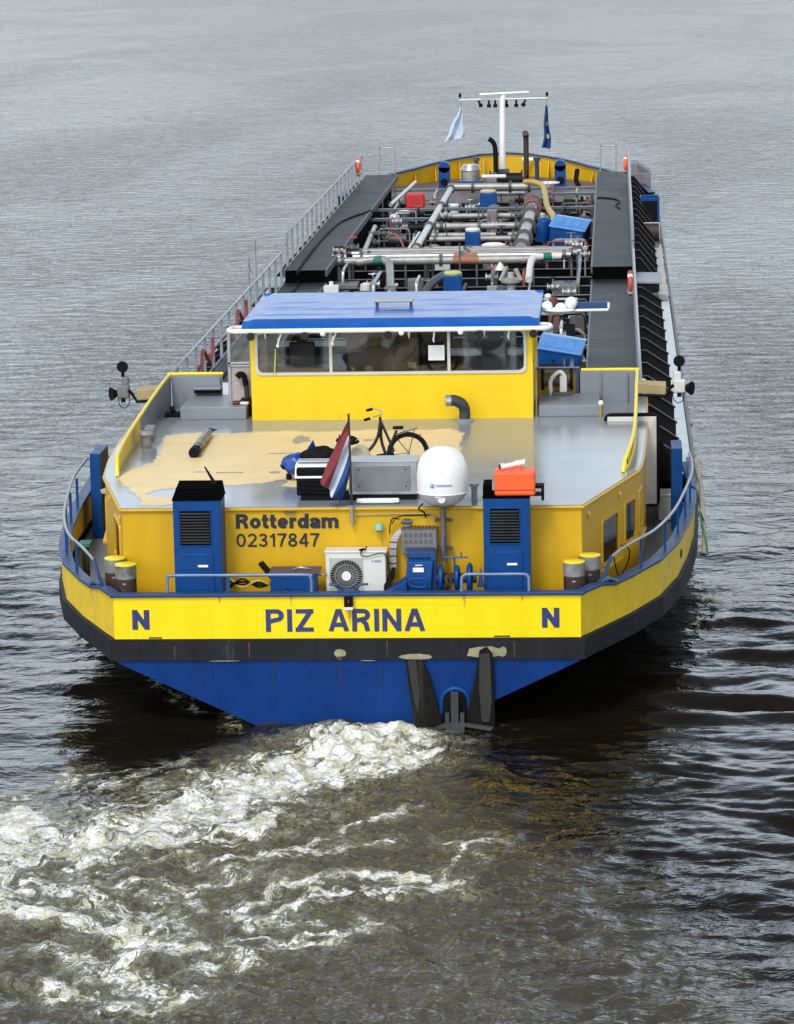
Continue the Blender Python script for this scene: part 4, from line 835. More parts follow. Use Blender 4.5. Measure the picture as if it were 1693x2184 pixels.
# ------------------------------------------------------------------ gangways over the tank deck
for sgn in (-1, 1):
    for y0, y1, z in ((13.1, 42.4, 2.8), (42.4, 76.0, 3.18)):
        b = MB(); n = int((y1-y0)/3.0)
        b.box(*sorted((sgn*4.0, sgn*5.2)), y0, y1, z-.05, z); G = b.build('gangway', WALK, SHIP)
        for i in range(1, n+1, 2):
            yy = y0+i*(y1-y0)/(n+1)+random.uniform(-.8, .8); b = MB(); b.box(*sorted((sgn*4.01, sgn*5.19)), yy-.012, yy+.012, z+.001, z+.006); b.build('plate_seam', GRYD, G)
        b = MB(); b.box(*sorted((sgn*5.2, sgn*5.26)), y0, y1, z-.22, z+.02); b.box(*sorted((sgn*3.95, sgn*4.0)), y0, y1, z-.2, z-.0); b.build('edge_beam', GRYD, G)
    b = MB(); b.box(*sorted((sgn*4.0, sgn*5.2)), 42.39, 42.42, 2.802, 3.17); b.build('gangway_step', BKH, SHIP)  # black face painted in for the shade below the higher gangway
    b = MB(); b.extr([(sgn*5.27, 41.6, 2.8), (sgn*6.05, 41.6, 2.78), (sgn*6.05, 44.2, 2.78), (sgn*5.27, 44.2, 2.8)], (0, 0, -.04)); b.build('manifold_platform', GREY, SHIP)
    # support brackets
    k = 0; y = 13.9
    while y < 75:
        if not (41.4 < y < 44.4):
            z = 2.78 if y < 42.4 else 3.14
            b = MB(); b.extr([(sgn*4.15, y, 2.01), (sgn*4.15, y, z-.06), (sgn*5.42, y, z-.06), (sgn*6.03, y, 2.34), (sgn*6.03, y, 2.016), (sgn*5.0, y, 2.016)], (0, .035, 0))
            b.extr([(sgn*5.27, y-.07, z-.04), (sgn*5.44, y-.07, z-.04), (sgn*6.06, y-.07, 2.33), (sgn*6.06, y-.07, 2.30), (sgn*5.43, y-.07, z-.075), (sgn*5.27, y-.07, z-.075)], (0, .17, 0))
            b.build('gangway_bracket', HUL, SHIP)
        y += 2.25
    # hand rail
    for y0, y1, z0 in ((14.0, 41.5, 2.82), (43.0, 73.5, 3.2)):
        top = z0+.98
        b = MB(); xr = sgn*5.22
        b.tube([(xr, y0, top-.3), (xr, y0+.35, top)]+[(xr, yy, top) for yy in (y0+8, y0+16, y1)], .030, 8)
        if sgn < 0: b.tube([(xr, y0, z0+.5), (xr, y1, z0+.5)], .014, 6)
        HR = b.build('hand_rail', GALV, SHIP)
        n = int((y1-y0)/1.65)
        for i in range(n+1):
            yy = y0+.35+(y1-y0-.4)*i/n; p_ = MB(); p_.box(*sorted((xr-.035, xr+.035)), yy-.03, yy+.03, z0-.02, top-.01); p_.build('post', mat('rail post grey', (.26, .28, .30), .4, .3, var=.25), HR)
# transverse deck frames
fy = [16.5+2.3*i for i in range(25)]
for y in fy: 
    if abs(y-43) > 1:
        b = MB(); b.box(-3.95, 3.95, y-.03, y+.03, 2.0, 2.40); b.m = 1; b.box(-3.95, 3.95, y-.07, y+.07, 2.40, 2.42); b.build('deck_frame', [BK, mat('frame flange grey', (.12, .125, .13), .35, .2, var=.35)], SHIP)
for y, z, xa, xb in ((63.7, 2.98, -4.0, 4.0), (36.6, 2.62, -3.95, 3.95), (39.2, 2.5, 2.2, 3.95), (30.2, 2.5, 3.0, 3.95), (69.5, 2.95, 1.9, 4.0), (61.0, 2.9, -4, -1.6), (26.9, 2.55, 2.95, 3.95), (33.5, 2.55, 2.95, 3.95), (72.5, 2.9, -3.9, 4.0)):
    b = MB(); b.box(xa, xb, y-.13, y+.13, z-.09, z); b.build('cross_walk', mat('cross beam grey', (.085, .10, .11), .35, var=.3), SHIP)
for x, y0, y1 in ((3.42, 17, 36), (3.55, 44, 72), (2.95, 17, 36), (-3.62, 64, 75)):
    b = MB(); b.box(x-.05, x+.05, y0, y1, 2.5, 2.56)
    for i in range(int((y1-y0)/2.3)): b.box(x-.03, x+.03, y0+i*2.3, y0+i*2.3+.06, 2.0, 2.5)
    b.build('cable_tray', GALV, SHIP)
# ------------------------------------------------------------------ cargo pipework
def pipe(pts, r, m=PIPW, name='cargo_pipe', flanges=(), n=12, legs=True, label=None):
    b = MB(); b.tube(pts, r, n); P = b.build(name, m, SHIP)
    if label: P['label'] = label
    for f in flanges:
        i = int(f); a, c_ = Vector(pts[i]), Vector(pts[min(i+1, len(pts)-1)]); p = a.lerp(c_, f-i); d = (c_-a).normalized()
        g = MB(); g.cyl(p-d*.05, p-d*.008, r*1.55, n=14); g.cyl(p+d*.008, p+d*.05, r*1.55, n=14); g.build('flange', GRYD, P)
    if legs:
        for a, c_ in zip(pts, pts[1:]):
            a, c_ = Vector(a), Vector(c_); k = int((c_-a).length/3.2)
            for i in range(1, k+1): p = a.lerp(c_, i/(k+1)); g = MB(); g.box(p.x-.03, p.x+.03, p.y-.03, p.y+.03, 2.0, p.z-r*.8); g.build('pipe_stand', GRYD, P)
    return P
pipe([(-1.62, 71.6, 3.0), (-1.70, 49.2, 3.0)], .12, ALU, flanges=(0.02, .33, .66, .97))
pipe([(-2.02, 57.0, 2.75), (-2.10, 48.6, 2.75)], .07, ALU)
pipe([(-1.75, 71.8, 3.02), (1.45, 71.6, 3.02)], .15, PIPW, flanges=(.3, .75, .98))
pipe([(1.72, 65.2, 3.0), (1.68, 49.0, 3.0)], .20, PIPW, flanges=(.02, .12, .3, .55, .78, .96))
for y, r in ((60.9, .10), (57.3, .12), (54.3, .09), (53.1, .09), (50.2, .07)): pipe([(-1.45, y, 2.95), (1.5, y, 2.95)], r, PIPW, flanges=(.06, .5, .93))
for i, (y, z, r, x0, x1, m) in enumerate(((46.3, 3.0, .13, -4.05, 2.6, PIPW), (46.75, 3.08, .10, -3.5, 3.3, ALU), (47.15, 3.1, .09, -3.3, 3.5, PIPW), (47.55, 3.1, .09, -3.6, 3.6, ALU), (48.0, 3.1, .11, -3.9, 3.8, PIPW))):
    pipe([(x0, y, z), (x1, y, z)], r, m, 'manifold_pipe', flanges=(.04, .5, .97))
b = MB(); b.tube([(-.35, 46.3, 3.0), (.45, 46.3, 3.0)], .136, 14); b.tube([(-.35, 46.75, 3.08), (.4, 46.75, 3.08)], .106, 14); b.build('rusty_sleeve', mat('rust orange sleeve', (.30, .13, .07), .6, var=.3), SHIP)
pipe(smooth([(-3.3, 45.9, 3.02), (-2.6, 45.8, 3.1), (-2.35, 45.6, 3.05), (-2.25, 45.2, 2.9), (-2.1, 43.2, 2.55), (-2.0, 42.6, 2.45)], 5), .13, PIPW, 'loading_elbow', legs=False, label='pale elbow pipe with a green band')
b = MB(); b.tube([(-2.75, 45.83, 3.07), (-2.5, 45.72, 3.08)], .138, 14); b.build('green_band', GRN, SHIP)
pipe(smooth([(3.0, 46.2, 3.1), (2.3, 46.0, 3.1), (2.1, 45.6, 3.0), (2.05, 44.2, 2.6)], 5), .11, WHTG, 'loading_elbow', legs=False)
b = MB(); b.tube([(2.45, 46.05, 3.1), (2.7, 46.12, 3.1)], .118, 14); b.build('green_band', GRN, SHIP)
pipe([(-2.3, 40.8, 2.35), (-1.95, 43.6, 2.55)], .075, ALU, legs=False); pipe([(-3.62, 58, 2.9), (-3.35, 48.4, 2.9)], .08, PIPW, legs=True); pipe([(-3.25, 75.5, 2.9), (-3.6, 66.0, 2.9)], .08, ALU)
pipe(smooth([(-1.05, 42.2, 2.3), (-.9, 43, 2.6), (-.6, 44, 2.75), (-.35, 44.6, 2.78)], 4), .13, GRYD, legs=False)
pipe([(-.4, 72.4, 2.7), (1.2, 72.4, 2.7)], .09, PIPW, legs=False); pipe([(-3.3, 52.5, 2.55), (-2.0, 52.4, 2.55)], .05, GRYD, legs=False)
pipe([(2.3, 38.0, 2.75), (3.6, 38.0, 2.75)], .05, GALV); pipe([(2.1, 46, 2.5), (2.1, 37.5, 2.5)], .04, GALV, legs=False)
# valves with hand wheels
def valve(x, y, z, s=1., m=GRYD, wheel=None):
    b = MB(); b.cyl((x, y, 2.0), (x, y, z), .035*s, n=8); b.sph((x, y, z), .13*s, 12, (1, 1, .9)); b.cyl((x-.18*s, y, z), (x+.18*s, y, z), .075*s, n=12)
    b.cyl((x-.19*s, y, z), (x-.15*s, y, z), .13*s, n=14); b.cyl((x+.15*s, y, z), (x+.19*s, y, z), .13*s, n=14); b.cyl((x, y, z), (x, y, z+.30*s), .025*s, n=8)
    V = b.build('valve', m, SHIP); h_ = MB(); h_.tor((x, y, z+.30*s), .13*s, .016*s, n=18, m=6)
    for a_ in (0, 60, 120): dx, dy = .13*s*math.cos(R(a_)), .13*s*math.sin(R(a_)); h_.tube([(x-dx, y-dy, z+.30*s), (x+dx, y+dy, z+.30*s)], .010*s, 5)
    h_.build('hand_wheel', wheel or RED, V)
WHL = [GRYD, RED, HUL, BLUD, GALV]
for i, (x, y, z) in enumerate([(-4.0, 47.2, 3.25), (-3.6, 47.9, 3.25), (-3.9, 46.4, 3.1), (3.5, 47.5, 3.3), (3.75, 46.6, 3.1), (3.3, 48.2, 3.3), (1.7, 61.8, 3.15), (-1.3, 60.9, 3.0), (1.2, 60.9, 3.0), (-2.9, 58.8, 3.0), (-3.2, 56.6, 2.8), (.5, 57.3, 3.0), (-.9, 53.6, 2.95), (.9, 54.2, 2.95), (2.4, 61.6, 2.8), (2.9, 63.0, 2.75), (-2.4, 63.2, 2.8), (-2.8, 66.5, 2.7), (1.1, 68.2, 2.8), (-.7, 66.8, 2.7), (2.2, 68.6, 2.8), (.9, 45.0, 2.6), (2.8, 43.5, 2.45), (3.3, 42.2, 2.45), (-2.7, 44.3, 2.5), (-3.3, 41.2, 2.4), (.2, 41.0, 2.35), (3.2, 34.5, 2.4), (3.3, 31.6, 2.5), (3.3, 27.5, 2.4), (2.6, 51.8, 2.7), (3.2, 50.8, 2.7), (-2.7, 61.0, 2.6), (.2, 63.0, 2.7), (1.0, 64.8, 2.6), (-3.4, 54.2, 2.75), (-.4, 51.4, 2.5)]):
    valve(x, y, z, random.uniform(.75, 1.15), random.choice([GRYD, PIPW, HUL, GALV]), WHL[i % 5])
# tank hatches, domes and pumps
def hatch(x, y, z, r, m=GRYD, lid=WHTG, name='tank_hatch'):
    b = MB(); b.lathe((x, y, 0), [(r, 2.0), (r, z), (r*.9, z+.02)], 22); H_ = b.build(name, m, SHIP)
    c_ = MB(); c_.lathe((x, y, 0), [(r*1.08, z), (r*1.1, z+.05), (r*.75, z+.10), (0, z+.11)], 22); c_.build('lid', lid, H_); return H_
hatch(.74, 51.0, 2.92, .36, mat('grey tank dome', (.20, .19, .17), .5, var=.2), WHT); hatch(-.2, 67.2, 2.75, .2); hatch(-1.3, 66.2, 2.8, .22, WHTG, WHT); hatch(-.95, 62.2, 2.75, .22); hatch(-2.9, 62.8, 2.9, .22, GRYD, WHT)
def bluebox(x, y, z0, z1, w_, lid, label, nm='blue_canister'):
    T = empty(nm, (x, y, 2.0), label, 'canister', 'blue canisters standing among the pipes')
    b = MB(); b.box(-w_/2, w_/2, -w_/2, w_/2, .02, z1-2.0); b.build('body', BLU, T, bevel=.05, seg=3); b = MB(); b.lathe((0, 0, 0), [(w_*.46, z1-2.02), (w_*.5, z1-1.95), (w_*.4, z1-1.90), (0, z1-1.89)], 20); b.build('lid', lid, T)
bluebox(-.2, 43.0, 2.0, 2.93, .56, mat('yellow green lid', (.50, .52, .15), .5), 'blue canister with a yellow lid in front of the wheelhouse roof'); bluebox(.02, 66, 2.0, 3.32, .62, BEIG, 'blue canister with a beige lid, farthest along the pipe deck'); bluebox(.02, 52.2, 2.0, 3.3, .5, WHTG, 'dark blue canister with a pale lid beside the white domed tank hatch')
T = empty('red_locker', (-2.7, 66.3, 2.0), 'red locker on the forward port side of the pipe deck', 'locker')
b = MB(); b.box(-.34, .34, -.25, .25, .75, 1.30); b.build('body', RED, T, bevel=.06, seg=3); b = MB()
for x in (-.25, .25): b.box(x-.03, x+.03, -.2, .2, 0.0, .75)
b.build('leg', GRYD, T)
# cargo pump with its bell mouth
T = empty('cargo_pump', (1.55, 42.8, 2.0), 'grey cargo pump with a flared foot at the aft end of the pipes', 'pump')
b = MB(); b.lathe((0, 0, 0), [(.22, 0), (.22, .35), (.14, .45), (.14, .62), (.3, .70), (.3, .78), (.12, .85), (.10, 1.0)], 20); b.cyl((-.3, 0, .75), (-.12, 0, 1.15), .07); b.cyl((.3, 0, .75), (.14, 0, 1.1), .07); b.build('body', PIPW, T); b = MB(); b.lathe((0, -.1, 0), [(.2, .02), (.25, .25), (.1, .3)], 16); b.build('flared_foot', mat('rust pink', (.35, .16, .12), .5), T)
b = MB(); b.lathe((-.32, .2, 0), [(.16, 1.05), (.12, 1.14), (.03, 1.28)], 14); b.build('cone_cap', WHTG, T)
for x, y, sx, sy, z, m in ((-3.6, 44.5, .9, .7, 2.55, GREYP), (-3.55, 42.6, 1.1, .9, 2.35, GREYP), (-1.35, 43.6, .5, .4, 2.75, mat('grey brown casing', (.13, .12, .11), .5)), (3.2, 44.6, .8, 1.2, 2.45, GREYP), (3.15, 40.8, 1.3, 1.6, 2.2, GREYP), (.35, 60.6, .36, .36, 3.2, GREYP), (-.6, 70.5, .6, .5, 2.75, GRYD), (.9, 70.2, .5, .4, 2.7, GRYD), (-1.0, 52.4, .5, .4, 2.7, GREYP), (-.9, 50.6, .5, .3, 2.6, WHTG), (-3.0, 36.8, 1.2, .9, 2.35, DKD)):
    b = MB(); b.box(x-sx/2, x+sx/2, y-sy/2, y+sy/2, 2.0, z); b.build('machinery_casing', m, SHIP, bevel=.04)
# small strainers / filter pot
for x, y, z in ((-2.9, 44.0, 2.6), (-3.2, 62.0, 2.95), (2.9, 61.0, 2.85)):
    b = MB(); b.lathe((x, y, 0), [(.05, 2.0), (.05, 2.2), (.17, 2.25), (.20, z-.2), (.17, z-.05), (.08, z)], 18); b.build('filter_pot', WHTG, SHIP)
# stanchions and thin rods here and there
for x, y, z in ((-.1, 45.5, 3.6), (-1.0, 54.8, 3.3), (.35, 58.0, 3.25), (-.1, 60.0, 3.35), (2.2, 44.2, 2.9), (2.5, 37.5, 2.9), (-2.5, 64.0, 3.4), (.85, 37.2, 2.9), (2.6, 22, 3.4), (2.4, 56.2, 2.9), (-3.8, 64.6, 3.3)):
    b = MB(); b.cyl((x, y, 2.0), (x, y, z), .028, n=6); b.build('rod', GRYD, SHIP)
# the tangle of small pipework and fittings between the big pipes
rg = random.Random(21)
def spot(): return rg.choice([(rg.uniform(-3.6, 3.6), rg.uniform(58, 74)), (rg.uniform(-1.4, 1.6), rg.uniform(48.8, 66)), (rg.uniform(1.9, 3.8), rg.uniform(48, 72)), (rg.uniform(-3.8, 3.6), rg.uniform(36.5, 45.5)), (rg.uniform(-3.8, -2.2), rg.uniform(55, 72)), (rg.uniform(2.9, 3.8), rg.uniform(22, 36))])
for i in range(78):
    x, y = spot(); L_ = rg.uniform(.5, 1.9); z = rg.uniform(2.45, 3.0); r_ = rg.uniform(.022, .055); dx, dy = (L_, 0) if rg.random() < .62 else (0, L_*1.8)
    x2 = max(-3.85, min(3.85, x+dx)); b = MB(); b.tube(smooth([(x, y, 2.05), (x, y, z-.15), (x+dx*.1, y+dy*.1, z), ((x+x2)/2, y+dy/2, z), (x2-dx*.1, y+dy*.9, z), (x2, y+dy, z-.15), (x2, y+dy, 2.05)], 3), r_, 7)
    b.build('small_pipe', rg.choice([PIPW, GALV, GRYD, ALU, HUL, GRYD, PIPW, REDH]), SHIP)
for i in range(70):
    x, y = spot(); s_ = rg.uniform(.08, .22); z = rg.uniform(2.3, 2.95); b = MB(); k = rg.random()
    if k < .4: b.lathe((x, y, 0), [(s_*.4, 2.0), (s_*.4, z-.2), (s_, z-.18), (s_, z-.02), (s_*.5, z+.03), (0, z+.04)], 12)
    elif k < .7: b.box(x-s_, x+s_, y-s_, y+s_, 2.0, z); b.cyl((x, y, z), (x, y, z+.12), s_*.3, n=8)
    else: b.cyl((x-s_*1.5, y, z), (x+s_*1.5, y, z), s_*.8, n=12); b.cyl((x, y, 2.0), (x, y, z), .03, n=6)
    b.build('pipe_fitting', rg.choice([GRYD, GREYP, HUL, WHTG, PIPW, HUL, mat('red brown fitting', (.16, .05, .04), .5), GRYD]), SHIP)
# big valve wheel on the forward pipes
b = MB(); b.tor((2.1, 72.8, 3.05), .42, .03, n=26)
for a_ in (0, 60, 120): b.tube([(2.1-.42*math.cos(R(a_)), 72.8-.42*math.sin(R(a_)), 3.05), (2.1+.42*math.cos(R(a_)), 72.8+.42*math.sin(R(a_)), 3.05)], .02, 6)
b.cyl((2.1, 72.8, 2.0), (2.1, 72.8, 3.05), .05); b.build('large_hand_wheel', WHTG, SHIP)
b = MB(); b.tor((1.72, 61.6, 3.1), .30, .05, (0, 1, 0), n=22); b.build('swivel_ring', mat('dull red ring', (.20, .07, .07), .5), SHIP)
# blue slanted covers with round drum beside
def cover(x, y, s, z0, label, rz, grp='slanted blue covers on the starboard pipe deck'):
    T = empty('hose_cover', (x, y, 2.0), label, 'cover', grp, rz)
    b = MB(); b.extr([(-.55*s, -.8*s, z0-.15), (-.55*s, -.8*s, z0+.55*s), (-.55*s, .1*s, z0+.78*s), (-.55*s, .8*s, z0+.72*s), (-.55*s, .8*s, z0-.15)], (1.15*s, 0, 0)); b.build('body', BLU, T, bevel=.05, seg=3)
    b = MB(); b.extr([(-.60*s, -.86*s, z0+.52*s), (-.60*s, -.86*s, z0+.58*s), (-.60*s, .1*s, z0+.83*s), (-.60*s, .84*s, z0+.78*s), (-.60*s, .84*s, z0+.72*s), (-.60*s, .1*s, z0+.77*s)], (1.25*s, 0, 0)); b.build('lid', BLUC, T, bevel=.02)
    b = MB(); 
    for i in range(3): b.obox((-.3*s+i*.3*s, -.38*s, z0+.715*s), (.20*s, .7*s, .02), Matrix.Rotation(R(14.6), 3, 'X'))
    b.build('lid_ribs', BLUC, T, bevel=.008); b = MB(); b.cyl((-.85*s, -.15*s, z0-.1), (-.85*s, -.15*s, z0+.62*s), .24*s, n=20); b.sph((-.85*s, -.15*s, z0+.6*s), .24*s, 16, (1, 1, .5)); b.build('drum', BLU, T)
    b = MB()
    for xx in (-.5*s, .5*s):
        for yy in (-.7*s, .7*s): b.cyl((xx, yy, 0), (xx, yy, z0), .04, n=8)
    b.build('stand', GRYD, T)
    for o in list(T.children):
        if not o.name.startswith('stand'): o.rotation_euler = (0, R(9), 0)
cover(3.0, 55.5, 1.0, .55, 'slanted blue cover with a paler lid beside the yellow hose', R(-8)); cover(3.15, 24.8, .88, .72, 'slanted blue cover half hidden behind the starboard corner of the wheelhouse', R(-4))
T = empty('deck_tub', (3.2, 21.2, 2.0), 'blue round tub with white pipes behind the starboard corner of the wheelhouse', 'tub')
b = MB(); b.lathe((0, 0, 0), [(.42, 0), (.45, .62), (.40, .66), (.36, .60), (.34, .1), (0, .08)], 24); b.build('tub', BLU, T); b = MB(); b.tube([(-.5, -.4, .55), (.1, .1, 1.05)], .045, 8); b.tube([(-.55, -.3, 1.2), (.6, -.3, 1.2)], .03, 8); b.cyl((.5, -.3, 0), (.5, -.3, 1.2), .02, n=6); b.build('white_pipes', WHT, T); b = MB(); b.sph((.42, -.3, .5), .12, 10, (1.3, 1, .8)); b.build('red_fitting', RED, T)
# hoses
def hose(pts, r, m, label, cat='hose', group=None, n=6, nm='hose'):
    b = MB(); b.tube(smooth(pts, n), r, 8); return tag(b.build(nm, m, None), label, cat, group)
hose([(1.25, 71.0, 3.25), (1.6, 70.6, 3.27), (1.95, 69.6, 3.22), (2.1, 67.0, 3.12), (2.2, 64, 3.08), (2.35, 61, 3.12), (2.55, 58.2, 3.18), (2.6, 57.0, 3.15)], .11, YHO, 'mustard yellow hose bending over the pipes towards the blue cover')
hose([(-4.9, 14.5, 2.83), (-4.8, 24, 2.83), (-4.95, 33, 2.83), (-4.75, 40, 2.83), (-4.78, 42.2, 2.86), (-4.80, 42.6, 3.21), (-4.85, 50, 3.21), (-4.7, 56.5, 3.21), (-4.1, 60, 3.21), (-3.95, 61.5, 3.1), (-3.9, 62.5, 2.6)], .035, BK, 'black cable running along the port gangway', 'cable')
hose([(4.02, 64.2, 3.1), (4.1, 64.4, 3.21), (4.45, 64.2, 3.21), (4.75, 63.6, 3.21), (4.85, 62.6, 3.21), (4.72, 61.4, 3.21), (4.85, 60.2, 3.21)], .03, BK, 'black cable curled on the starboard gangway', 'cable')
for i, (y0, lab) in enumerate(((22.0, 'faded red hose looped on the port rail, nearest the wheelhouse'), (29.5, 'faded red hose looped on the port rail, farther from the wheelhouse'))):
    hose([(-5.2, y0-1.6, 3.15), (-5.15, y0-1.1, 3.05), (-5.12, y0-.6, 3.3), (-5.16, y0, 3.58), (-5.12, y0+.5, 3.35), (-5.1, y0+.9, 3.18), (-5.12, y0+1.5, 3.35), (-5.16, y0+2.0, 3.6)], .05, REDH, lab, 'hose', 'red hoses hung on the port rail')
hose([(-3.1, 56.0, 2.75), (-2.8, 55.8, 2.85), (-2.5, 54.6, 2.75), (-2.3, 53.6, 2.45), (-2.3, 53, 2.33)], .035, mat('orange red hose', (.35, .09, .04), .5), 'thin orange hose lying over the port deck frames')
# hanging rails and rings
def buoy(x, y, z, label, m=ORG):
    T = empty('life_buoy', (x, y, z), label, 'life buoy', 'life buoys on the gangway rails')
    b = MB(); b.tor((0, 0, 0), .29, .075, (1, 0, 0), n=28, m=10); b.build('ring', m, T); b = MB()
    for a_ in (45, 135, 225, 315): b.tor((0, 0, 0), .29, .079, (1, 0, 0), n=4, m=10, a0=a_-8, a1=a_+8)
    b.build('reflective_band', WHT, T)
buoy(-5.12, 70.5, 3.95, 'orange life buoy at the forward end of the port rail'); buoy(5.10, 70.5, 3.92, 'orange life buoy at the forward end of the starboard rail'); buoy(5.10, 36.4, 3.38, 'red life buoy on the starboard rail beside the black gangway step', mat('faded red buoy', (.48, .08, .05), .5))
# tall stanchion frames at the bow end of the gangways and halfway on port
for x0, x1, y, z0, z1 in ((-4.72, -4.1, 76.05, 2.2, 4.25), (4.12, 4.74, 76.05, 2.2, 4.2), (-5.6, -5.6, 37.0, 2.0, 4.55)):
    b = MB()
    if x0 == x1: b.tube([(x0, y-.9, z0), (x0, y-.9, z1-.25)], .035, 8); b.tube([(x0, y+.9, z0), (x0, y+.9, z1)], .035, 8); b.tube(smooth([(x0, y-.9, z1-.3), (x0, y-.2, z1-.75), (x0, y+.3, z1-.7), (x0, y+.9, z1-.1)], 4), .012, 5)
    else: b.tube(smooth([(x0, y, z0), (x0, y, z1-.08), (x0+.08, y, z1), (x1-.08, y, z1), (x1, y, z1-.08), (x1, y, z0)], 3), .028, 8)
    b.build('tall_stanchion', GALV, SHIP)
# boxes on the outboard side forward (starboard)
b = MB(); b.box(5.42, 6.12, 76.2, 76.4, 2.1, 3.08); 
for i in range(6): b.box(5.35+i*.10, 5.62+i*.10, 76.8+i*.1, 78.6, 2.2, 3.42-i*.07)
b.build('bow_shelter', GREYP, SHIP, bevel=.02)
T = empty('blue_skip', (5.95, 67.0, 2.01), 'open blue bin outboard of the starboard gangway near the bow', 'bin')
b = MB(); b.box(-.30, .36, -.35, -.31, 0, .95); b.box(-.30, .36, .31, .35, 0, 1.02); b.box(-.34, -.28, -.35, .35, 0, 1.0); b.box(.32, .38, -.35, .35, 0, 1.0); b.box(-.3, .34, -.3, .3, 0.0, .06); b.build('bin_shell', BLU, T, bevel=.02); b = MB(); b.box(-.26, .30, -.354, -.345, .1, .85); b.build('dark_front', BK, T)
for y, lab in ((60.5, 'rusty winch outboard of the starboard gangway'),):
    T = empty('deck_winch', (6.0, y, 2.01), lab, 'winch'); b = MB(); b.cyl((-.3, -.4, .35), (.22, -.4, .35), .33, n=20); b.build('drum', RUST, T); b = MB(); b.box(-.34, .26, .0, .5, 0, .62); b.build('motor_box', WHTG, T, bevel=.03); b = MB(); b.box(-.36, .28, -.8, .5, 0, .06); b.build('base', GRYD, T)
b = MB(); n = 30; pts = [(5.98+random.uniform(-.03, .03), 43.5+i*.5) for i in range(n)]; b.plate([(x, y) for x, y in pts]+[(6.30+random.uniform(-.06, .04), y) for x, y in reversed(pts)], 2.016, 2.05); b.build('worn_deck_mat', mat('pale worn mat', (.48, .48, .42), .5, var=.3, scale=6, stain=(.1, .1, .09), stain_amt=.3, stain_scale=3), SHIP)
# ------------------------------------------------------------------ bow
by = [73.5, 74.5, 76, 77.5, 79, 80, 81, 82, 83, 83.8, 84.5, 85, 85.3]; BTZ = [(70, 2.35), (76, 2.6), (78, 2.68), (81.8, 2.86), (85.3, 3.22)]
b = MB(); c_ = MB(); ptsr = [(half(y), y) for y in by]; full = [(-x, y) for x, y in ptsr]+[(0, 85.36)]+[(x, y) for x, y in reversed(ptsr)]
vs = []; vc = []
for x, y in full:
    z = interp(BTZ, y); k = .985; vs += [(x, y, 2.0), (x, y, z), (x*k, y-.04, z), (x*k, y-.04, 2.0)]; vc += [(x*1.005, y+.03, z), (x*1.005, y+.03, z+.07), (x*.965, y-.12, z+.07), (x*.965, y-.12, z)]
k = len(full); fs = [(i*4+j, i*4+(j+1) % 4, (i+1)*4+(j+1) % 4, (i+1)*4+j) for i in range(k-1) for j in range(4)]
b.add(vs, fs); c_.add(vc, fs); BB = b.build('bow_bulwark', YELH, SHIP); BB['label'] = 'yellow bow bulwark seen from inside'; c_.build('cap_rail', BLUD, BB)
for x in (-4.6, -3.7, -2.9, -1.9, -.9, .9, 1.9, 3.0, 3.8, 4.6):
    yy = next((y_ for y_ in [74+.1*i for i in range(114)] if half(y_) <= abs(x)), 85); b = MB(); b.extr([(x, yy, 2.3), (x, yy-.04, interp(BTZ, yy)), (x*.97, yy-.55, 2.3)], (.03, 0, 0)); b.build('bulwark_stay', YELH, BB)
b = MB(); pts = [(half(y)*.985, y) for y in by]; b.plate([(-x, y) for x, y in pts]+[(x, y) for x, y in reversed(pts)], 2.25, 2.28); b.build('bow_deck', mat('pinkish grey bow deck', (.13, .10, .09), .5, var=.3), SHIP)
# mast with cross arm, radar and lamps
MT = empty('signal_mast', (0.08, 80, 2.28), 'white signal mast on the bow with a cross arm, radar bar and hanging lamps', 'mast')
b = MB(); b.cyl((0, 0, .5), (.04, 0, 3.62), .135, .12, 14); b.build('post', WHT, MT)
b = MB(); b.box(-.28, .28, -.22, .22, 0, .75); b.cyl((-.22, -.25, .45), (.22, -.25, .45), .1); b.build('tabernacle', GRYD, MT, bevel=.03)
b = MB(); b.cyl((-1.72, 0, 3.58), (1.88, 0, 3.60), .045, n=10); b.build('cross_arm', WHTG, MT)
b = MB(); b.obox((.12, -.05, 3.83), (2.05, .14, .10), Matrix.Rotation(R(9), 3, 'Z') @ Matrix.Rotation(R(-1.5), 3, 'Y')); b.cyl((.06, 0, 3.6), (.08, 0, 3.80), .12, .10); b.build('radar_bar', WHT, MT, bevel=.04, seg=3)
for x, tl, m in ((-.95, 25, BK), (-.52, 0, BK), (-.26, 0, BK), (.20, 0, BK), (.60, 0, BK), (.98, -25, BK)):
    b = MB(); d = Vector((math.sin(R(tl)), 0, -math.cos(R(tl)))); p = Vector((x, 0, 3.55)); b.cyl(p, p+d*.16, .045, n=10); b.cyl(p+d*.16, p+d*.29, .085, n=12); b.build('hanging_lamp', m, MT)
for x in (-1.70, 1.86): b = MB(); b.cyl((x, 0, 3.6), (x, 0, 3.70), .02, n=6); b.lathe((x, 0, 0), [(.055, 3.70), (.06, 3.80), (.03, 3.86)], 12); b.build('end_lamp', BK, MT)
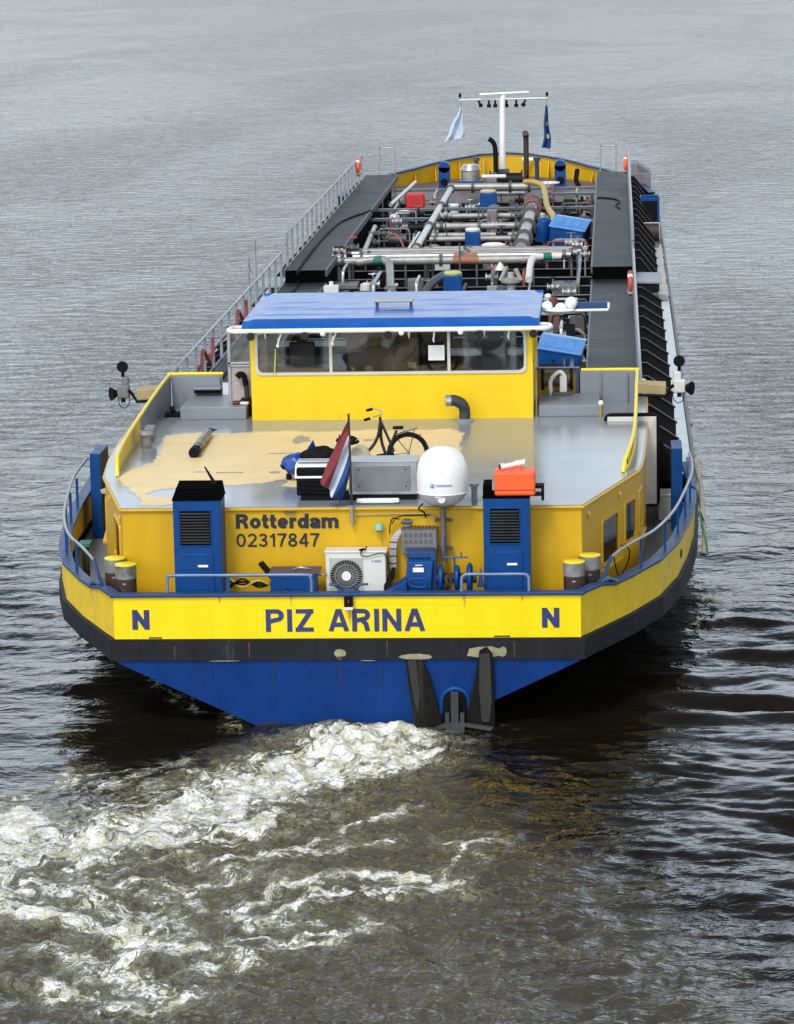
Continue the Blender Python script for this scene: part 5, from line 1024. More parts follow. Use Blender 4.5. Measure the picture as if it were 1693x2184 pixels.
def bowflag(x, label, m, spots, pts, seed):
    T = empty('bow_flag', (x, 80, 5.86), label, 'flag', 'flags hanging from the mast cross arm')
    b = MB(); rnd = random.Random(seed)
    P = [Vector(p) for p in pts]    # four corners: top, right bottom, left bottom
    def fn(u, v):
        a = P[0].lerp(P[1], v); c = P[3].lerp(P[2], v); q = a.lerp(c, u); q.y += .10*math.sin(u*9+v*4)*min(1, v*2+.2); q.x += .05*math.sin(v*8+seed)*v; return tuple(q)
    b.grid(fn, 16, 24); b.build('cloth', m, T)
    for u0, v0, ru, rv, mm in spots:
        s_ = MB(); vs = []
        cs = [(u0+ru*math.cos(2*math.pi*i/10), v0+rv*math.sin(2*math.pi*i/10)) for i in range(10)]
        for u, v in [(u0, v0)]+cs: q = fn(u, v); vs.append((q[0], q[1]-.02, q[2]))
        s_.add(vs, [(0, 1+i, 1+(i+1) % 10) for i in range(10)]); s_.build('motif', mm, T)
    b = MB(); b.cyl((0, .0, 0), (0, .0, -.5), .008, n=5); b.build('halyard', GRYD, T)
bowflag(-1.58, 'white flag hanging from the port end of the mast cross arm', FW, [(.35, .45, .18, .08, CYAN)], [(-.06, 0, -.30), (-.72, 0, -1.68), (.10, 0, -1.52), (.05, 0, -.28)], 1)
bowflag(1.92, 'blue flag hanging from the starboard end of the mast cross arm', FB, [(.6, .42, .16, .05, GHOSTW), (.55, .72, .2, .06, GHOSTW)], [(-.05, 0, -.28), (-.20, 0, -1.98), (.16, 0, -2.05), (.04, 0, -.28)], 2)
# bow fittings
def bf(nm, m, label, build, cat, grp=None):
    b = MB(); build(b); return tag(b.build(nm, m, None), label, cat, grp)
for x, r, zt, lab in ((-.28, .10, 4.35, 'bent black exhaust pipe to port of the mast'), (1.08, .11, 4.6, 'straight brown exhaust pipe to starboard of the mast')):
    b = MB()
    if x < 0: b.tube(smooth([(x+.15, 79.2, 2.25), (x+.12, 79.2, 3.0), (x+.10, 79.2, 3.9), (x, 79.2, 4.2), (x-.16, 79.2, 4.32)], 4), r, 12)
    else: b.tube([(x, 79.2, 2.25), (x, 79.2, 4.45)], r, 12); b.tube([(x, 79.2, 4.42), (x-.02, 79.0, 4.55)], r*1.15, 12)
    tag(b.build('exhaust_pipe', BK if x < 0 else RUST, None), lab, 'exhaust pipe', 'exhaust pipes at the bow')
for x, lab in ((-2.28, 'tall blue vent cowl on the port side of the bow'), (2.46, 'tall blue vent cowl on the starboard side of the bow')):
    T = empty('vent_cowl', (x, 79.4, 2.28), lab, 'vent', 'tall blue vents on the bow deck'); b = MB(); b.obox((0, 0, .45), (.46, .5, .9)); b.cyl((0, -.25, .9), (0, .25, .9), .23, n=22); b.build('cowl', BLU, T, bevel=.03); b = MB(); b.cyl((0, -.26, .30), (0, -.30, .30), .16, n=16); b.build('dark_opening', BK, T)
T = empty('tank_vent', (-1.18, 78.8, 2.28), 'silver drum shaped vent on a blue and yellow base at the bow', 'vent')
b = MB(); b.box(-.42, .42, -.4, .4, 0, .24); b.build('yellow_base', YELH, T); b = MB(); b.box(-.48, .48, -.44, .44, .24, .40); b.build('blue_top', BLU, T, bevel=.04); b = MB(); b.lathe((0, 0, 0), [(.36, .40), (.37, .78), (.43, .82), (.40, .88), (.30, 1.04), (.0, 1.06)], 26); b.build('drum', ALU, T)
for x, y, lab in ((-1.1, 82.4, 'small grey post behind the silver vent drum'), (1.45, 82.0, 'small blue post beside the brown exhaust pipe')):
    b = MB(); b.cyl((x, y, 2.28), (x, y, 3.18), .09, n=12); b.cyl((x, y, 3.18), (x, y, 3.32), .15, n=12); tag(b.build('bow_post', BLUD if x > 0 else GRYD, None), lab, 'post')
T = empty('anchor_winch', (.55, 78.2, 2.28), 'dark anchor winch between mast and brown exhaust at the bow', 'winch')
b = MB(); b.cyl((-.55, 0, .45), (.35, 0, .45), .28, n=20); b.cyl((-.6, 0, .45), (-.55, 0, .45), .40, n=20); b.cyl((.35, 0, .45), (.4, 0, .45), .40, n=20); b.build('drum', HUL, T); b = MB(); b.box(-.75, .55, -.3, .4, 0, .3); b.obox((-.75, 0, .5), (.2, .4, .5)); b.build('base', GRYD, T, bevel=.03); b = MB(); b.tor((-.9, -.2, .6), .22, .02, (1, 0, 0)); b.tor((.6, 0, .65), .2, .03, (1, 0, 0)); b.build('brake_wheel', HUL, T)
T = empty('mooring_winch', (-.32, 77.4, 2.28), 'pale crank bar and grey box in front of the mast foot', 'winch'); b = MB(); b.cyl((-.35, 0, .66), (.62, 0, .66), .08, n=12); b.build('bar', WHTG, T); b = MB(); b.box(-.15, .25, -.1, .3, 0, .6); b.build('box', GREYP, T, bevel=.03)
b = MB(); b.box(.75, 1.25, 84.6, 84.7, 2.95, 3.10); tag(b.build('fairlead_cover', WHT, None, bevel=.04), 'white cover inside the bow bulwark right of the mast', 'cover')
b = MB(); b.tube(smooth([(3.15, 80.5, 2.9), (3.1, 80.2, 2.5), (3.2, 80.0, 2.28)], 4), .10, 10); tag(b.build('gooseneck_vent', BK, None), 'black gooseneck vent inside the starboard bow bulwark', 'vent')
# ------------------------------------------------------------------ things on and behind the deckhouse
# air conditioner
T = empty('air_conditioner', (.10, .98, 2.12), 'cream air conditioner outdoor unit on the yellow wall above the stern deck', 'air conditioner')
b = MB(); b.box(-.53, .53, 0, .33, 0, .775); b.build('casing', WHTG, T, bevel=.018); b = MB(); b.box(-.55, .55, -.015, .35, .745, .785); b.build('lid', WHTG, T, bevel=.012)
b = MB(); b.box(-.46, .13, -.012, .004, .04, .66); b.build('fan_grille_frame', mat('grille frame', (.42, .43, .40), .45), T, bevel=.02)
b = MB(); b.cyl((-.165, -.006, .34), (-.165, -.018, .34), .29, n=40); b.build('fan_recess', BK, T)
b = MB()
for i in range(38):
    a = 2*math.pi*i/38; p = lambda r_, ph: (-.165+r_*math.cos(a+ph), -.026, .34+r_*math.sin(a+ph))
    b.tube([p(.10, 0), p(.19, .16), p(.285, .22)], .0055, 4)
for r_ in (.285, .20): b.tor((-.165, -.026, .34), r_, .006, (0, 1, 0), n=40, m=5)
b.build('fan_guard', mat('guard wire grey', (.30, .31, .30), .4), T)
b = MB(); b.cyl((-.165, -.02, .34), (-.165, -.038, .34), .085, n=24); b.build('fan_hub', WHT, T)
b = MB(); b.obox((.30, -.002, .60), (.03, .006, .03)); b.obox((.39, -.002, .595), (.12, .006, .035)); b.build('badge', mat('pale blue print', (.18, .32, .42), .5), T)
b = MB(); b.tube(smooth([(.12, -.03, .80), (.10, -.04, .72), (.2, -.04, .69), (.36, -.04, .73), (.50, -.03, .74), (.57, -.02, .60), (.60, 0, .38)], 5), .009, 6); b.obox((.12, -.02, .81), (.10, .05, .03), Matrix.Rotation(R(-15), 3, 'Y')); b.tube([(.18, -.02, .80), (.2, -.02, .87)], .012, 5); b.build('loose_cable', BK, T)
b = MB()
for x in (-.4, .4): b.box(x-.03, x+.03, .05, .3, -.72, 0)
b.build('stand_leg', GRYD, T)
# electrical cabinet with its cable trunk
T = empty('junction_box', (1.21, 1.18, 2.80), 'grey ribbed junction box above the blue winch on the stern wall', 'junction box')
b = MB(); b.box(-.31, .31, 0, .21, 0, .44); b.build('box', GREYP, T, bevel=.012)
b = MB()
for i in range(6):
    for k in range(3):
        b.box(-.26+i*.088, -.26+i*.088+.055, -.006, .002, .06+k*.12, .06+k*.12+.075)
b.build('vent_slots', mat('slot grey', (.10, .10, .10), .6), T, bevel=.003)
b = MB(); b.box(-.32, .32, -.01, .21, .44, .455)
for i in range(9): b.box(-.29+i*.065, -.26+i*.065, .0, .2, .455, .475)
b.build('top_comb', mat('brown top comb', (.12, .08, .06), .6), T)
T = empty('cable_bundle', (0, 0, 0), 'bundle of white and black cables down the yellow stern wall beside the junction box', 'cables')
b = MB()
for i, dx in enumerate((-.045, -.015, .015, .045)):
    b.tube(smooth([(1.02+dx*.7, 1.33, 3.30), (.92+dx, 1.30, 3.22), (.80+dx, 1.27, 3.10), (.75+dx, 1.25, 2.92), (.74+dx, 1.25, 2.7), (.74+dx, 1.25, 2.52)], 5), .016, 6)
b.build('white_cables', mat('grey white cable', (.45, .45, .44), .5), T)
b = MB()
for z in (2.62, 2.75, 2.88, 3.0): b.box(.68, .82, 1.225, 1.24, z, z+.012)
b.build('cable_tie', BK, T)
for i in range(6): b = MB(); b.tube(smooth([(.74+random.uniform(-.05, .06), 1.2, 2.55), (.72+random.uniform(-.09, .12), 1.05, 2.4), (.70+random.uniform(-.1, .12), .95, 2.2), (.68+random.uniform(-.1, .1), .95, 1.7)], 4), .016, 5); b.build('black_cable', BK, T)
b = MB(); b.tube(smooth([(.86, 1.30, 3.40), (.75, 1.29, 3.42), (.70, 1.29, 3.3), (.69, 1.3, 3.14)], 5), .012, 6); b.build('black_cable', BK, T); b = MB(); b.tube(smooth([(1.4, 1.36, 3.46), (1.0, 1.33, 3.46), (.82, 1.3, 3.43), (.73, 1.29, 3.32)], 4), .010, 6)
b.build('black_cable', BK, T)
b = MB(); b.box(.93, 1.05, 1.22, 1.37, 3.32, 3.40); b.cyl((.90, 1.24, 3.35), (1.10, 1.24, 3.36), .03, n=10); b.build('cable_clamp', GRYD, T, bevel=.01)
# green wall lamp
T = empty('wall_lamp', (.50, 1.30, 3.26), 'small green shaded lamp on the yellow stern wall', 'lamp')
b = MB(); b.lathe((0, 0, 0), [(.085, -.045), (.083, .02), (.06, .065), (.02, .08), (0, .081)], 20); b.build('shade', mat('pale green shade', (.24, .46, .30), .4), T); b = MB(); b.lathe((0, 0, 0), [(0, -.07), (.05, -.07), (.062, -.045)], 16); b.build('lens', BKG, T); b = MB(); b.cyl((0, .03, 0), (0, .1, 0), .025); b.build('arm', GRYD, T)
b = MB(); b.tube([(.535, 1.393, 3.19), (.545, 1.393, 2.9)], .004, 4); b.build('lamp_wire', mat('thin wire', (.3, .2, .02), .6), SHIP)
# blue winch
T = empty('stern_winch', (1.23, .72, 1.40), 'blue capstan winch with a motor housing behind the stern rail', 'winch')
b = MB(); b.extr([(-.24, -.15, .5), (-.24, -.15, 1.0), (-.20, -.12, 1.38), (-.20, .25, 1.42), (-.24, .3, .5)], (.46, 0, 0)); b.build('motor_housing', BLU, T, bevel=.03, seg=3)
b = MB(); b.box(.20, .30, .0, .42, .4, 1.50); b.box(-.22, .26, .05, .45, 1.41, 1.52); b.build('bearing_plate', BLUD, T, bevel=.01)
b = MB(); b.extr([(-.62, -.3, .8), (-.2, -.3, 1.10), (-.2, -.3, .5), (-.62, -.3, .5)], (0, .5, 0)); b.box(-.2, .95, -.3, .25, .45, .78); b.build('base', BLU, T, bevel=.015)
b = MB(); b.box(-.10, .09, -.157, -.15, 1.20, 1.28); b.build('rating_label', WHT, T); b = MB(); b.box(-.06, .07, -.16, -.152, 1.31, 1.335); b.build('small_label', mat('silver label', (.5, .52, .55), .4), T)
b = MB(); b.tube(smooth([(-.14, -.33, 1.0), (-.17, -.33, 1.06), (-.13, -.33, 1.11), (0, -.33, 1.12), (.12, -.33, 1.11), (.15, -.33, 1.05), (.12, -.33, .98), (0, -.33, .97), (-.14, -.33, 1.0)], 4), .022, 8); b.build('loop_handle', BLU, T)
for x, r_, m in ((.38, .25, BLU), (.66, .23, BLU), (.88, .27, BLU)):
    b = MB(); b.lathe((x, .05, 1.05), [(0, -.05), (r_*.8, -.05), (r_, -.02), (r_, .02), (r_*.8, .05), (0, .05)], 26, 'x'); b.build('winch_disc', m, T)
b = MB(); b.cyl((.3, .05, 1.05), (1.0, .05, 1.05), .09, n=16); b.build('warping_drum', RUST, T)
b = MB(); b.tube(smooth([(.46, -.15, 1.1), (.50, -.2, 1.0), (.48, -.15, .9), (.56, -.1, .95), (.53, -.05, 1.15)], 5), .03, 6); b.build('chain_end', RUST, T)
b = MB(); b.tube([(.62, .0, 1.0), (.62, .0, 1.42)], .02, 6); b.tube([(.44, .0, 1.43), (.86, .0, 1.43)], .018, 6); b.tube([(.44, .35, 1.72), (.44, .0, 1.43)], .015, 6); b.tube([(.74, 0, 1.43), (.74, 0, 1.52)], .014, 6); b.build('brake_lever', BLUD, T)
b = MB(); b.extr([(1.0, -.05, .9), (1.08, -.05, 1.25), (1.14, -.05, .9)], (0, .05, 0)); b.build('pawl', BLUD, T)
# blue bench with hoses on the port side
T = empty('utility_bench', (-.98, .85, 1.40), 'small blue bench with a chute between port stack and air conditioner', 'bench')
b = MB(); b.box(-.40, .40, -.2, .28, .72, 1.16); b.build('box', BLU, T, bevel=.015); b = MB(); b.box(-.42, .47, -.22, .30, 1.16, 1.20); b.build('top', mat('brown blue bench top', (.07, .05, .09), .5), T, bevel=.01)
b = MB(); b.extr([(-.62, -.1, 1.32), (-.54, -.1, 1.36), (-.36, -.1, 1.14), (-.42, -.1, 1.06)], (0, .14, 0)); b.build('chute', BK, T, bevel=.01); b = MB()
for x in (-.35, .35): b.box(x-.03, x+.03, -.15, .2, 0, .72)
b.build('leg', BLUD, T); b = MB(); b.tube(smooth([(.0, -.05, 1.21), (.1, -.1, 1.26), (.25, -.1, 1.24), (.3, 0, 1.21)], 4), .018, 6); b.tube(smooth([(.35, .1, 1.1), (.5, .1, 1.08), (.55, .1, 1.12)], 3), .02, 6); b.build('hose_end', GALV, T)
for i in range(4): hose([(-2.15, 1.0+i*.05, 2.22+.06*i), (-1.9, .85, 2.44-.05*i), (-1.6, .8, 2.30+.04*i), (-1.3, .8, 2.37-.03*i), (-1.05, .62, 2.26)], .016+.004*(i % 2), BK if i < 3 else YHO, 'black hoses sagging between the port stack and the blue bench' if i < 3 else 'thin brown hose sagging between the port stack and the blue bench', 'hose', 'hoses sagging beside the blue bench', nm='deck_hose')
# satellite dome
T = empty('satellite_dome', (1.64, 1.22, 3.69), 'white satellite dome on a steel post at the edge of the deckhouse roof', 'satellite dome')
b = MB(); b.lathe((0, 0, 0), [(.447, .22), (.452, .30), (.452, .55), (.43, .70), (.37, .84), (.28, .94), (.16, 1.0), (0, 1.02)], 40); b.build('radome', WHT, T)
b = MB(); b.lathe((0, 0, 0), [(0, 0), (.25, .0), (.34, .06), (.41, .16), (.44, .20), (.447, .215)], 36); b.build('base', mat('off white dome base', (.62, .62, .62), .4, var=.05), T)
b = MB(); b.lathe((0, 0, 0), [(.452, .205), (.462, .22), (.452, .235)], 40); b.build('joint_ring', WHTG, T)
b = MB(); b.cyl((0, -.38, .14), (0, -.435, .15), .07, n=14); b.obox((-.05, -.42, .19), (.13, .05, .03)); b.build('latch', WHTG, T, bevel=.008)
def domept(a, z, o=.003): return ((.452+o)*math.sin(a), -(.452+o)*math.cos(a), z)
b = MB(); cs = [domept(-.36+.095*math.cos(t_), .385+.042*math.sin(t_)) for t_ in [2*math.pi*i/16 for i in range(16)]]; b.add([domept(-.36, .385)]+cs, [(0, 1+i, 1+(i+1) % 16) for i in range(16)]); b.build('blue_emblem', mat('emblem blue', (.08, .25, .6), .4), T)
b = MB(); cs = [domept(-.385+.045*math.cos(t_), .395+.02*math.sin(t_), .005) for t_ in [2*math.pi*i/12 for i in range(12)]]; b.add([domept(-.385, .395, .005)]+cs, [(0, 1+i, 1+(i+1) % 12) for i in range(12)]); b.build('emblem_highlight', mat('emblem pale', (.4, .6, .8), .4), T)
b = MB(); rnd = random.Random(4)
for k in range(2):
    a = -.22
    while a < .42-.0*k:
        w_ = rnd.uniform(.02, .045); z0 = .372+k*.024; b.quad(domept(a, z0), domept(a+w_, z0), domept(a+w_, z0+rnd.uniform(.014, .022)), domept(a, z0+.018)); a += w_+.012
b.build('maker_lettering', mat('faded lettering', (.22, .24, .28), .5), T)
b = MB(); b.cyl((0, .02, -1.05), (0, .02, 0), .055, n=14); b.cyl((0, 0, -.03), (0, 0, .0), .2, n=20); b.build('post', mat('brown grey post', (.13, .12, .11), .45, var=.25), T)
b = MB()
for z in (-.30, -.80):
    b.box(-.15, .15, .05, .14, z-.015, z+.015)
    for x in (-.13, .13): b.sph((x, .03, z), .03, 10)
b.build('bracket', GRYD, T)
hose([(1.30, 1.1, 3.72), (1.22, 1.1, 3.62), (1.30, 1.3, 3.52), (1.33, 1.33, 3.42)], .014, BK, 'short black cable hanging from the satellite dome', 'cable')
# silver locker and louvred cabinet on the roof
T = empty('steel_locker', (.55, 1.98, 3.62), 'stainless steel locker standing on the deckhouse roof behind the flag', 'locker')
b = MB(); b.box(-.62, .60, 0, .55, .10, .68); b.build('body', STEEL, T, bevel=.012); b = MB(); b.box(-.54, .48, -.008, .002, .16, .62); b.build('front_panel', mat('dull steel panel', (.24, .26, .26), .35, .5, var=.25), T, bevel=.01)
b = MB(); b.box(-.64, .62, -.015, .57, .68, .71); b.build('lid', STEEL, T, bevel=.01); b = MB(); b.box(-.66, .58, .02, .5, 0, .10); b.build('plinth', BK, T)
b = MB()
for x in (-.44, .40):
    for z in (.25, .55): b.sph((x, -.012, z), .014, 8)
b.build('bolt', BK, T)
T = empty('louvred_cabinet', (-.68, 1.98, 3.62), 'white topped cabinet with black louvres at the port end of the steel locker', 'cabinet')
b = MB(); b.box(-.33, .52, .03, .6, .08, .58); b.build('body', BK, T, bevel=.03); b = MB(); b.extr([(-.36, 0.0, .40), (-.36, .18, .62), (-.36, .60, .64), (-.36, .60, .40)], (.72, 0, 0)); b.build('white_hood', WHT, T, bevel=.02)
b = MB(); b.slats(-.30, .5, .02, .10, .40, 4, .05, 30); b.build('slats', BKG, T); b = MB(); b.box(-.33, .45, .25, .5, .64, .68); b.build('top_tray', GALV, T, bevel=.02); b = MB(); b.box(-.25, .9, .0, .5, .0, .09); b.build('plinth', BK, T)
T = empty('strip_lamp', (.47, 1.62, 3.63), 'long white strip lamp lying at the edge of the deckhouse roof', 'lamp')
b = MB(); b.obox((0, 0, .05), (.76, .10, .08)); b.build('housing', WHT, T, bevel=.03, seg=3); b = MB(); b.obox((0, -.04, .035), (.62, .05, .05)); b.build('diffuser', mat('cream diffuser', (.75, .75, .66), .3), T, bevel=.015); b = MB(); b.box(-.3, -.26, -.02, .03, -.01, .02); b.box(.26, .3, -.02, .03, -.01, .02); b.build('foot', GRYD, T)
# flag staff with tricolour
T = empty('stern_flag', (.03, 1.28, 3.38), 'red white and blue flag drooping from the staff at the deckhouse edge', 'flag')
b = MB(); b.cyl((0, 0, -.05), (-.02, 0, 1.92), .026, .020, 12); b.build('staff', mat('dark varnished staff', (.03, .022, .018), .4, var=.3), T); b = MB(); b.cyl((0, 0, -.05), (0, 0, .28), .034, n=12); b.box(-.03, .03, -.0, .1, -.05, .0); b.build('socket', GALV, T); b = MB(); b.sph((-.02, 0, 1.93), .03, 10); b.build('finial', YELR, T)
def flagpt(u, v):   # u along the hoist (red to blue), v along the fly
    H0, H1 = Vector((-.03, 0, 1.80)), Vector((-.01, 0, 1.0)); E0, E1 = Vector((-.52, -.06, .72)), Vector((-.22, -.03, .30))
    a = H0.lerp(E0, v); c = H1.lerp(E1, v); q = a.lerp(c, u); s_ = math.sin(math.pi*v)
    q.x += -.04*s_*(1-u)+.05*s_*u; q.z += -.05*s_*(1-u)+.05*s_*u*(1-u)*2; q.x += .022*math.sin(u*11-v*2)*v**.5; q.y += .10*math.sin(u*12+v*3)*(.25+v*.9)+.03*math.sin(u*5-v*9)*v
    return tuple(q)
b = MB(); nu, nv = 30, 24
vs = [flagpt(i/nu, j/nv) for j in range(nv+1) for i in range(nu+1)]
for k in range(3):
    b.m = k; i0, i1 = nu*k//3, nu*(k+1)//3
    b.add([vs[j*(nu+1)+i] for j in range(nv+1) for i in range(i0, i1+1)], [(j*(i1-i0+1)+i, j*(i1-i0+1)+i+1, (j+1)*(i1-i0+1)+i+1, (j+1)*(i1-i0+1)+i) for j in range(nv) for i in range(i1-i0)], True)
b.build('cloth', [FR, FW, FB], T)
# bicycle (front wheel off)
T = empty('bicycle', (.38, 4.9, 3.62), 'black city bicycle without its front wheel standing on the roof behind the steel locker', 'bicycle')
rw = Vector((.43, 0, .35)); bb_ = Vector((.02, 0, .29)); hd = Vector((-.08, 0, .92)); sd_ = Vector((.22, 0, .78))
BKB = mat('black bicycle enamel', (.008, .008, .009), .25, var=.2)
b = MB(); b.tor(tuple(rw), .335, .030, (0, 1, 0), n=40, m=8); WHEEL = b.build('tyre', BK, T)
b = MB(); b.tor(tuple(rw), .31, .010, (0, 1, 0), n=40, m=6)
for i in range(18): a = 2*math.pi*i/18; b.tube([tuple(rw+Vector((.03*math.cos(a), .02 if i % 2 else -.02, .03*math.sin(a)))), tuple(rw+Vector((.31*math.cos(a+.15), 0, .31*math.sin(a+.15))))], .0015, 3)
b.cyl(tuple(rw-Vector((0, .05, 0))), tuple(rw+Vector((0, .05, 0))), .03, n=12); b.build('rear_rim', GALV, T)
b = MB(); b.tor(tuple(rw), .37, .028, (0, 1, 0), n=30, m=4, a0=-10, a1=190); b.build('mudguard', BKB, T)
b = MB(); b.tube(smooth([tuple(hd+Vector((.01, 0, -.02))), (-.07, 0, .62), (-.02, 0, .42), tuple(bb_)], 6), .030, 8); b.tube([tuple(hd+Vector((0, 0, .05))), (.10, 0, .55), (.16, 0, .40), tuple(bb_)], .027, 8)
b.tube([tuple(bb_), tuple(sd_)], .027, 8); b.tube([tuple(bb_+Vector((0, .03, 0))), tuple(rw+Vector((0, .05, 0)))], .011, 6); b.tube([tuple(sd_-Vector((.0, 0, .15))), tuple(rw+Vector((0, .05, 0)))], .010, 6); b.cyl(tuple(hd-Vector((0, 0, .04))), tuple(hd+Vector((0, 0, .12))), .026, n=10); b.build('frame', BKB, T)
b = MB(); b.tube(smooth([tuple(hd), (-.12, 0, .70), (-.22, 0, .50), (-.36, 0, .36), (-.44, 0, .32)], 6), .032, 8); b.tube([(-.30, .05, .42), (-.50, .05, .30)], .012, 6); b.build('fork', BKB, T)
b = MB(); b.tube([tuple(hd+Vector((0, 0, .1))), (-.06, 0, 1.08)], .013, 8); b.tube(smooth([(-.30, -.27, 1.04), (-.2, -.28, 1.07), (-.08, -.16, 1.10), (-.06, 0, 1.09), (-.08, .16, 1.12), (-.2, .28, 1.14), (-.28, .29, 1.13)], 5), .012, 8); b.build('handlebar', ALU, T)
b = MB(); b.tube([(-.36, -.28, 1.02), (-.24, -.28, 1.055)], .027, 8); b.tube([(-.36, .29, 1.11), (-.24, .285, 1.14)], .027, 8); b.build('grip', BK, T)
b = MB(); b.obox((.0, 0, .29), (.34, .05, .12), Matrix.Rotation(R(-8), 3, 'Y')); b.build('chain_case', BK, T, bevel=.03, seg=3)
b = MB(); b.tube([(.22, -.06, .70), (.60, -.06, .82)], .010, 6); b.tube([(.22, .06, .70), (.60, .06, .82)], .010, 6)
for i in range(5): b.tube([(.26+i*.08, -.06, .71+i*.026), (.26+i*.08, .06, .71+i*.026)], .008, 5)
b.tube([(.56, -.06, .81), (.44, -.06, .35)], .008, 5); b.build('carrier', BKB, T); b = MB(); b.obox((.25, 0, .83), (.2, .14, .05)); b.build('saddle', BK, T, bevel=.02, seg=3)
b = MB(); b.obox((.66, 0, .68), (.02, .05, .06)); b.build('rear_light', RED, T, bevel=.01)
b = MB(); b.tube([(.05, -.1, .22), (.05, -.1, .0)], .01, 5); b.tube([(-.05, .1, .25), (-.1, .18, .0)], .01, 5); b.build('kickstand', GRYD, T)
# bundle of blue and black covers, buckets
T = empty('tarpaulin_bundle', (-.90, 4.1, 3.62), 'crumpled blue tarpaulin and black cloth heaped on the roof beside the flag', 'tarpaulin')
def lumpy(c, s, seed, n=22):
    b = MB(); rnd = random.Random(seed); ph = [rnd.uniform(0, 6) for _ in range(6)]
    def fn(u, v):
        a = 2*math.pi*u; th = math.pi*v; k = 1+.16*math.sin(3*a+ph[0])*math.sin(th)+.10*math.sin(5*a+4*th+ph[1])*math.sin(th)+.05*math.sin(9*a-3*th+ph[2])*math.sin(th)
        return (c[0]+s[0]*k*math.sin(th)*math.cos(a), c[1]+s[1]*k*math.sin(th)*math.sin(a), c[2]+s[2]*k*math.cos(th))
    return b.grid(fn, n*2, n+4, True)
lumpy((-.20, 0, .30), (.42, .26, .20), 3).build('blue_sheet', TARP, T); b = MB(); b.add([(-.22, 0, .40), (.02, -.05, .76), (.10, .05, .42), (-.06, .2, .45)], [(0, 1, 2), (0, 3, 1), (1, 3, 2)]); b.add([(.42, .1, .60), (.50, .0, .86), (.60, .1, .52), (.5, .2, .6)], [(0, 1, 2), (0, 3, 1), (1, 3, 2)]); b.build('pointed_fold', TARP, T)
lumpy((.18, -.10, .44), (.34, .24, .20), 5).build('black_cloth', BK, T); lumpy((.62, .05, .72), (.20, .15, .09), 8).build('dark_fold', BK, T); b = MB(); b.extr([(.60, 0, .58), (.92, 0, .80), (.66, 0, .66)], (0, .03, 0)); b.build('loose_corner', BEIG, T)
b = MB(); b.extr([(-.60, -.1, .28), (-.40, -.1, .40), (-.34, -.1, .18), (-.56, -.1, .22)], (0, .1, 0)); b.build('black_tip', BK, T)
b = MB(); b.lathe((-.45, 0, 0), [(.0, 0), (.06, .02), (.05, .12), (0, .13)], 10); b.cyl((-.2, 0, 0), (-.2, 0, .3), .12, n=12); b.cyl((.2, 0, 0), (.2, 0, .35), .12, n=12); b.build('bundle_core', BK, T)
T = empty('round_bucket', (-.06, 4.5, 3.62), 'beige rounded bucket between the flag staff and the bicycle', 'bucket'); b = MB(); b.lathe((0, 0, 0), [(.17, 0), (.21, .15), (.21, .35), (.15, .52), (.06, .58), (0, .585)], 22); b.build('bucket', BEIG, T); b = MB(); b.tor((0, 0, .35), .215, .012, n=24); b.build('rim', WHTG, T)
o = MB(); o.sph((-.46, 3.9, 3.84), .15, 16, (1, .9, .95)); o.cyl((-.46, 3.9, 3.62), (-.46, 3.9, 3.8), .11, n=14); tag(o.build('white_container', WHT, None), 'shiny white rounded container half hidden by the drooping flag', 'container')
hose([(.75, 4.2, 3.66), (1.0, 4.0, 3.80), (1.15, 3.9, 3.95), (1.25, 4.1, 3.85), (1.05, 4.3, 3.66)], .022, RED, 'coil of red hose beside the bicycle wheel')
# rolled tube on the roof
T = empty('fender_tube', (-3.43, 6.7, 3.72), 'grey tube with a black rubber end lying on the cream roof coating', 'tube')
b = MB(); b.cyl((0, 0, 0), (-.02, 2.3, 0), .088, n=18); b.build('tube', mat('tarnished steel tube', (.25, .23, .20), .35, .5, var=.3), T); b = MB(); b.cyl((0, -.12, 0), (0, .22, 0), .105, n=18); b.build('rubber_end', BK, T); b = MB(); b.cyl((0, .5, 0), (0, .56, 0), .10, n=18); b.cyl((-.01, 1.1, 0), (-.01, 1.13, 0), .094, n=18); b.build('band', GRYD, T); b = MB(); b.extr([(-.02, 2.3, -.03), (.16, 2.45, .03), (-.02, 2.42, .08)], (0, .04, 0)); b.build('blue_tip', BLU, T)
# aerial on the port stack, orange case on the starboard stack
b = MB(); b.cyl((-2.38, 1.25, 4.08), (-2.56, 1.35, 4.36), .035, .012, 8); b.box(-2.44, -2.36, 1.2, 1.3, 4.06, 4.10); tag(b.build('stub_aerial', BK, None), 'short black aerial leaning on the port ventilation stack', 'aerial')
T = empty('orange_case', (2.91, 1.02, 3.89), 'orange carrying case on top of the starboard ventilation stack', 'case')
b = MB(); b.box(-.35, .36, -.24, .28, .0, .43); b.build('shell', ORG, T, bevel=.045, seg=3); b = MB(); b.box(-.355, .365, -.245, .285, .10, .12); b.build('seam', mat('dark orange seam', (.45, .04, .01), .5), T); b = MB(); b.tube(smooth([(-.05, -.1, .44), (.0, -.12, .50), (.1, -.12, .50), (.14, -.1, .44)], 4), .016, 6); b.build('handle', ORG, T)
T = empty('white_torch', (2.90, 1.05, 4.33), 'white torch lying across the orange case', 'torch'); b = MB(); b.cyl((-.17, -.05, .05), (.18, .05, .10), .045, n=14); b.build('barrel', WHT, T); b = MB(); b.cyl((-.24, -.07, .045), (-.17, -.05, .05), .06, n=14); b.build('lamp_head', WHTG, T); b = MB(); b.cyl((-.25, -.073, .044), (-.24, -.07, .045), .05, n=14); b.build('lens', BK, T); b = MB(); b.obox((.10, .03, .13), (.2, .03, .03), Matrix.Rotation(R(-10), 3, 'Y')); b.build('grip', WHT, T, bevel=.01)
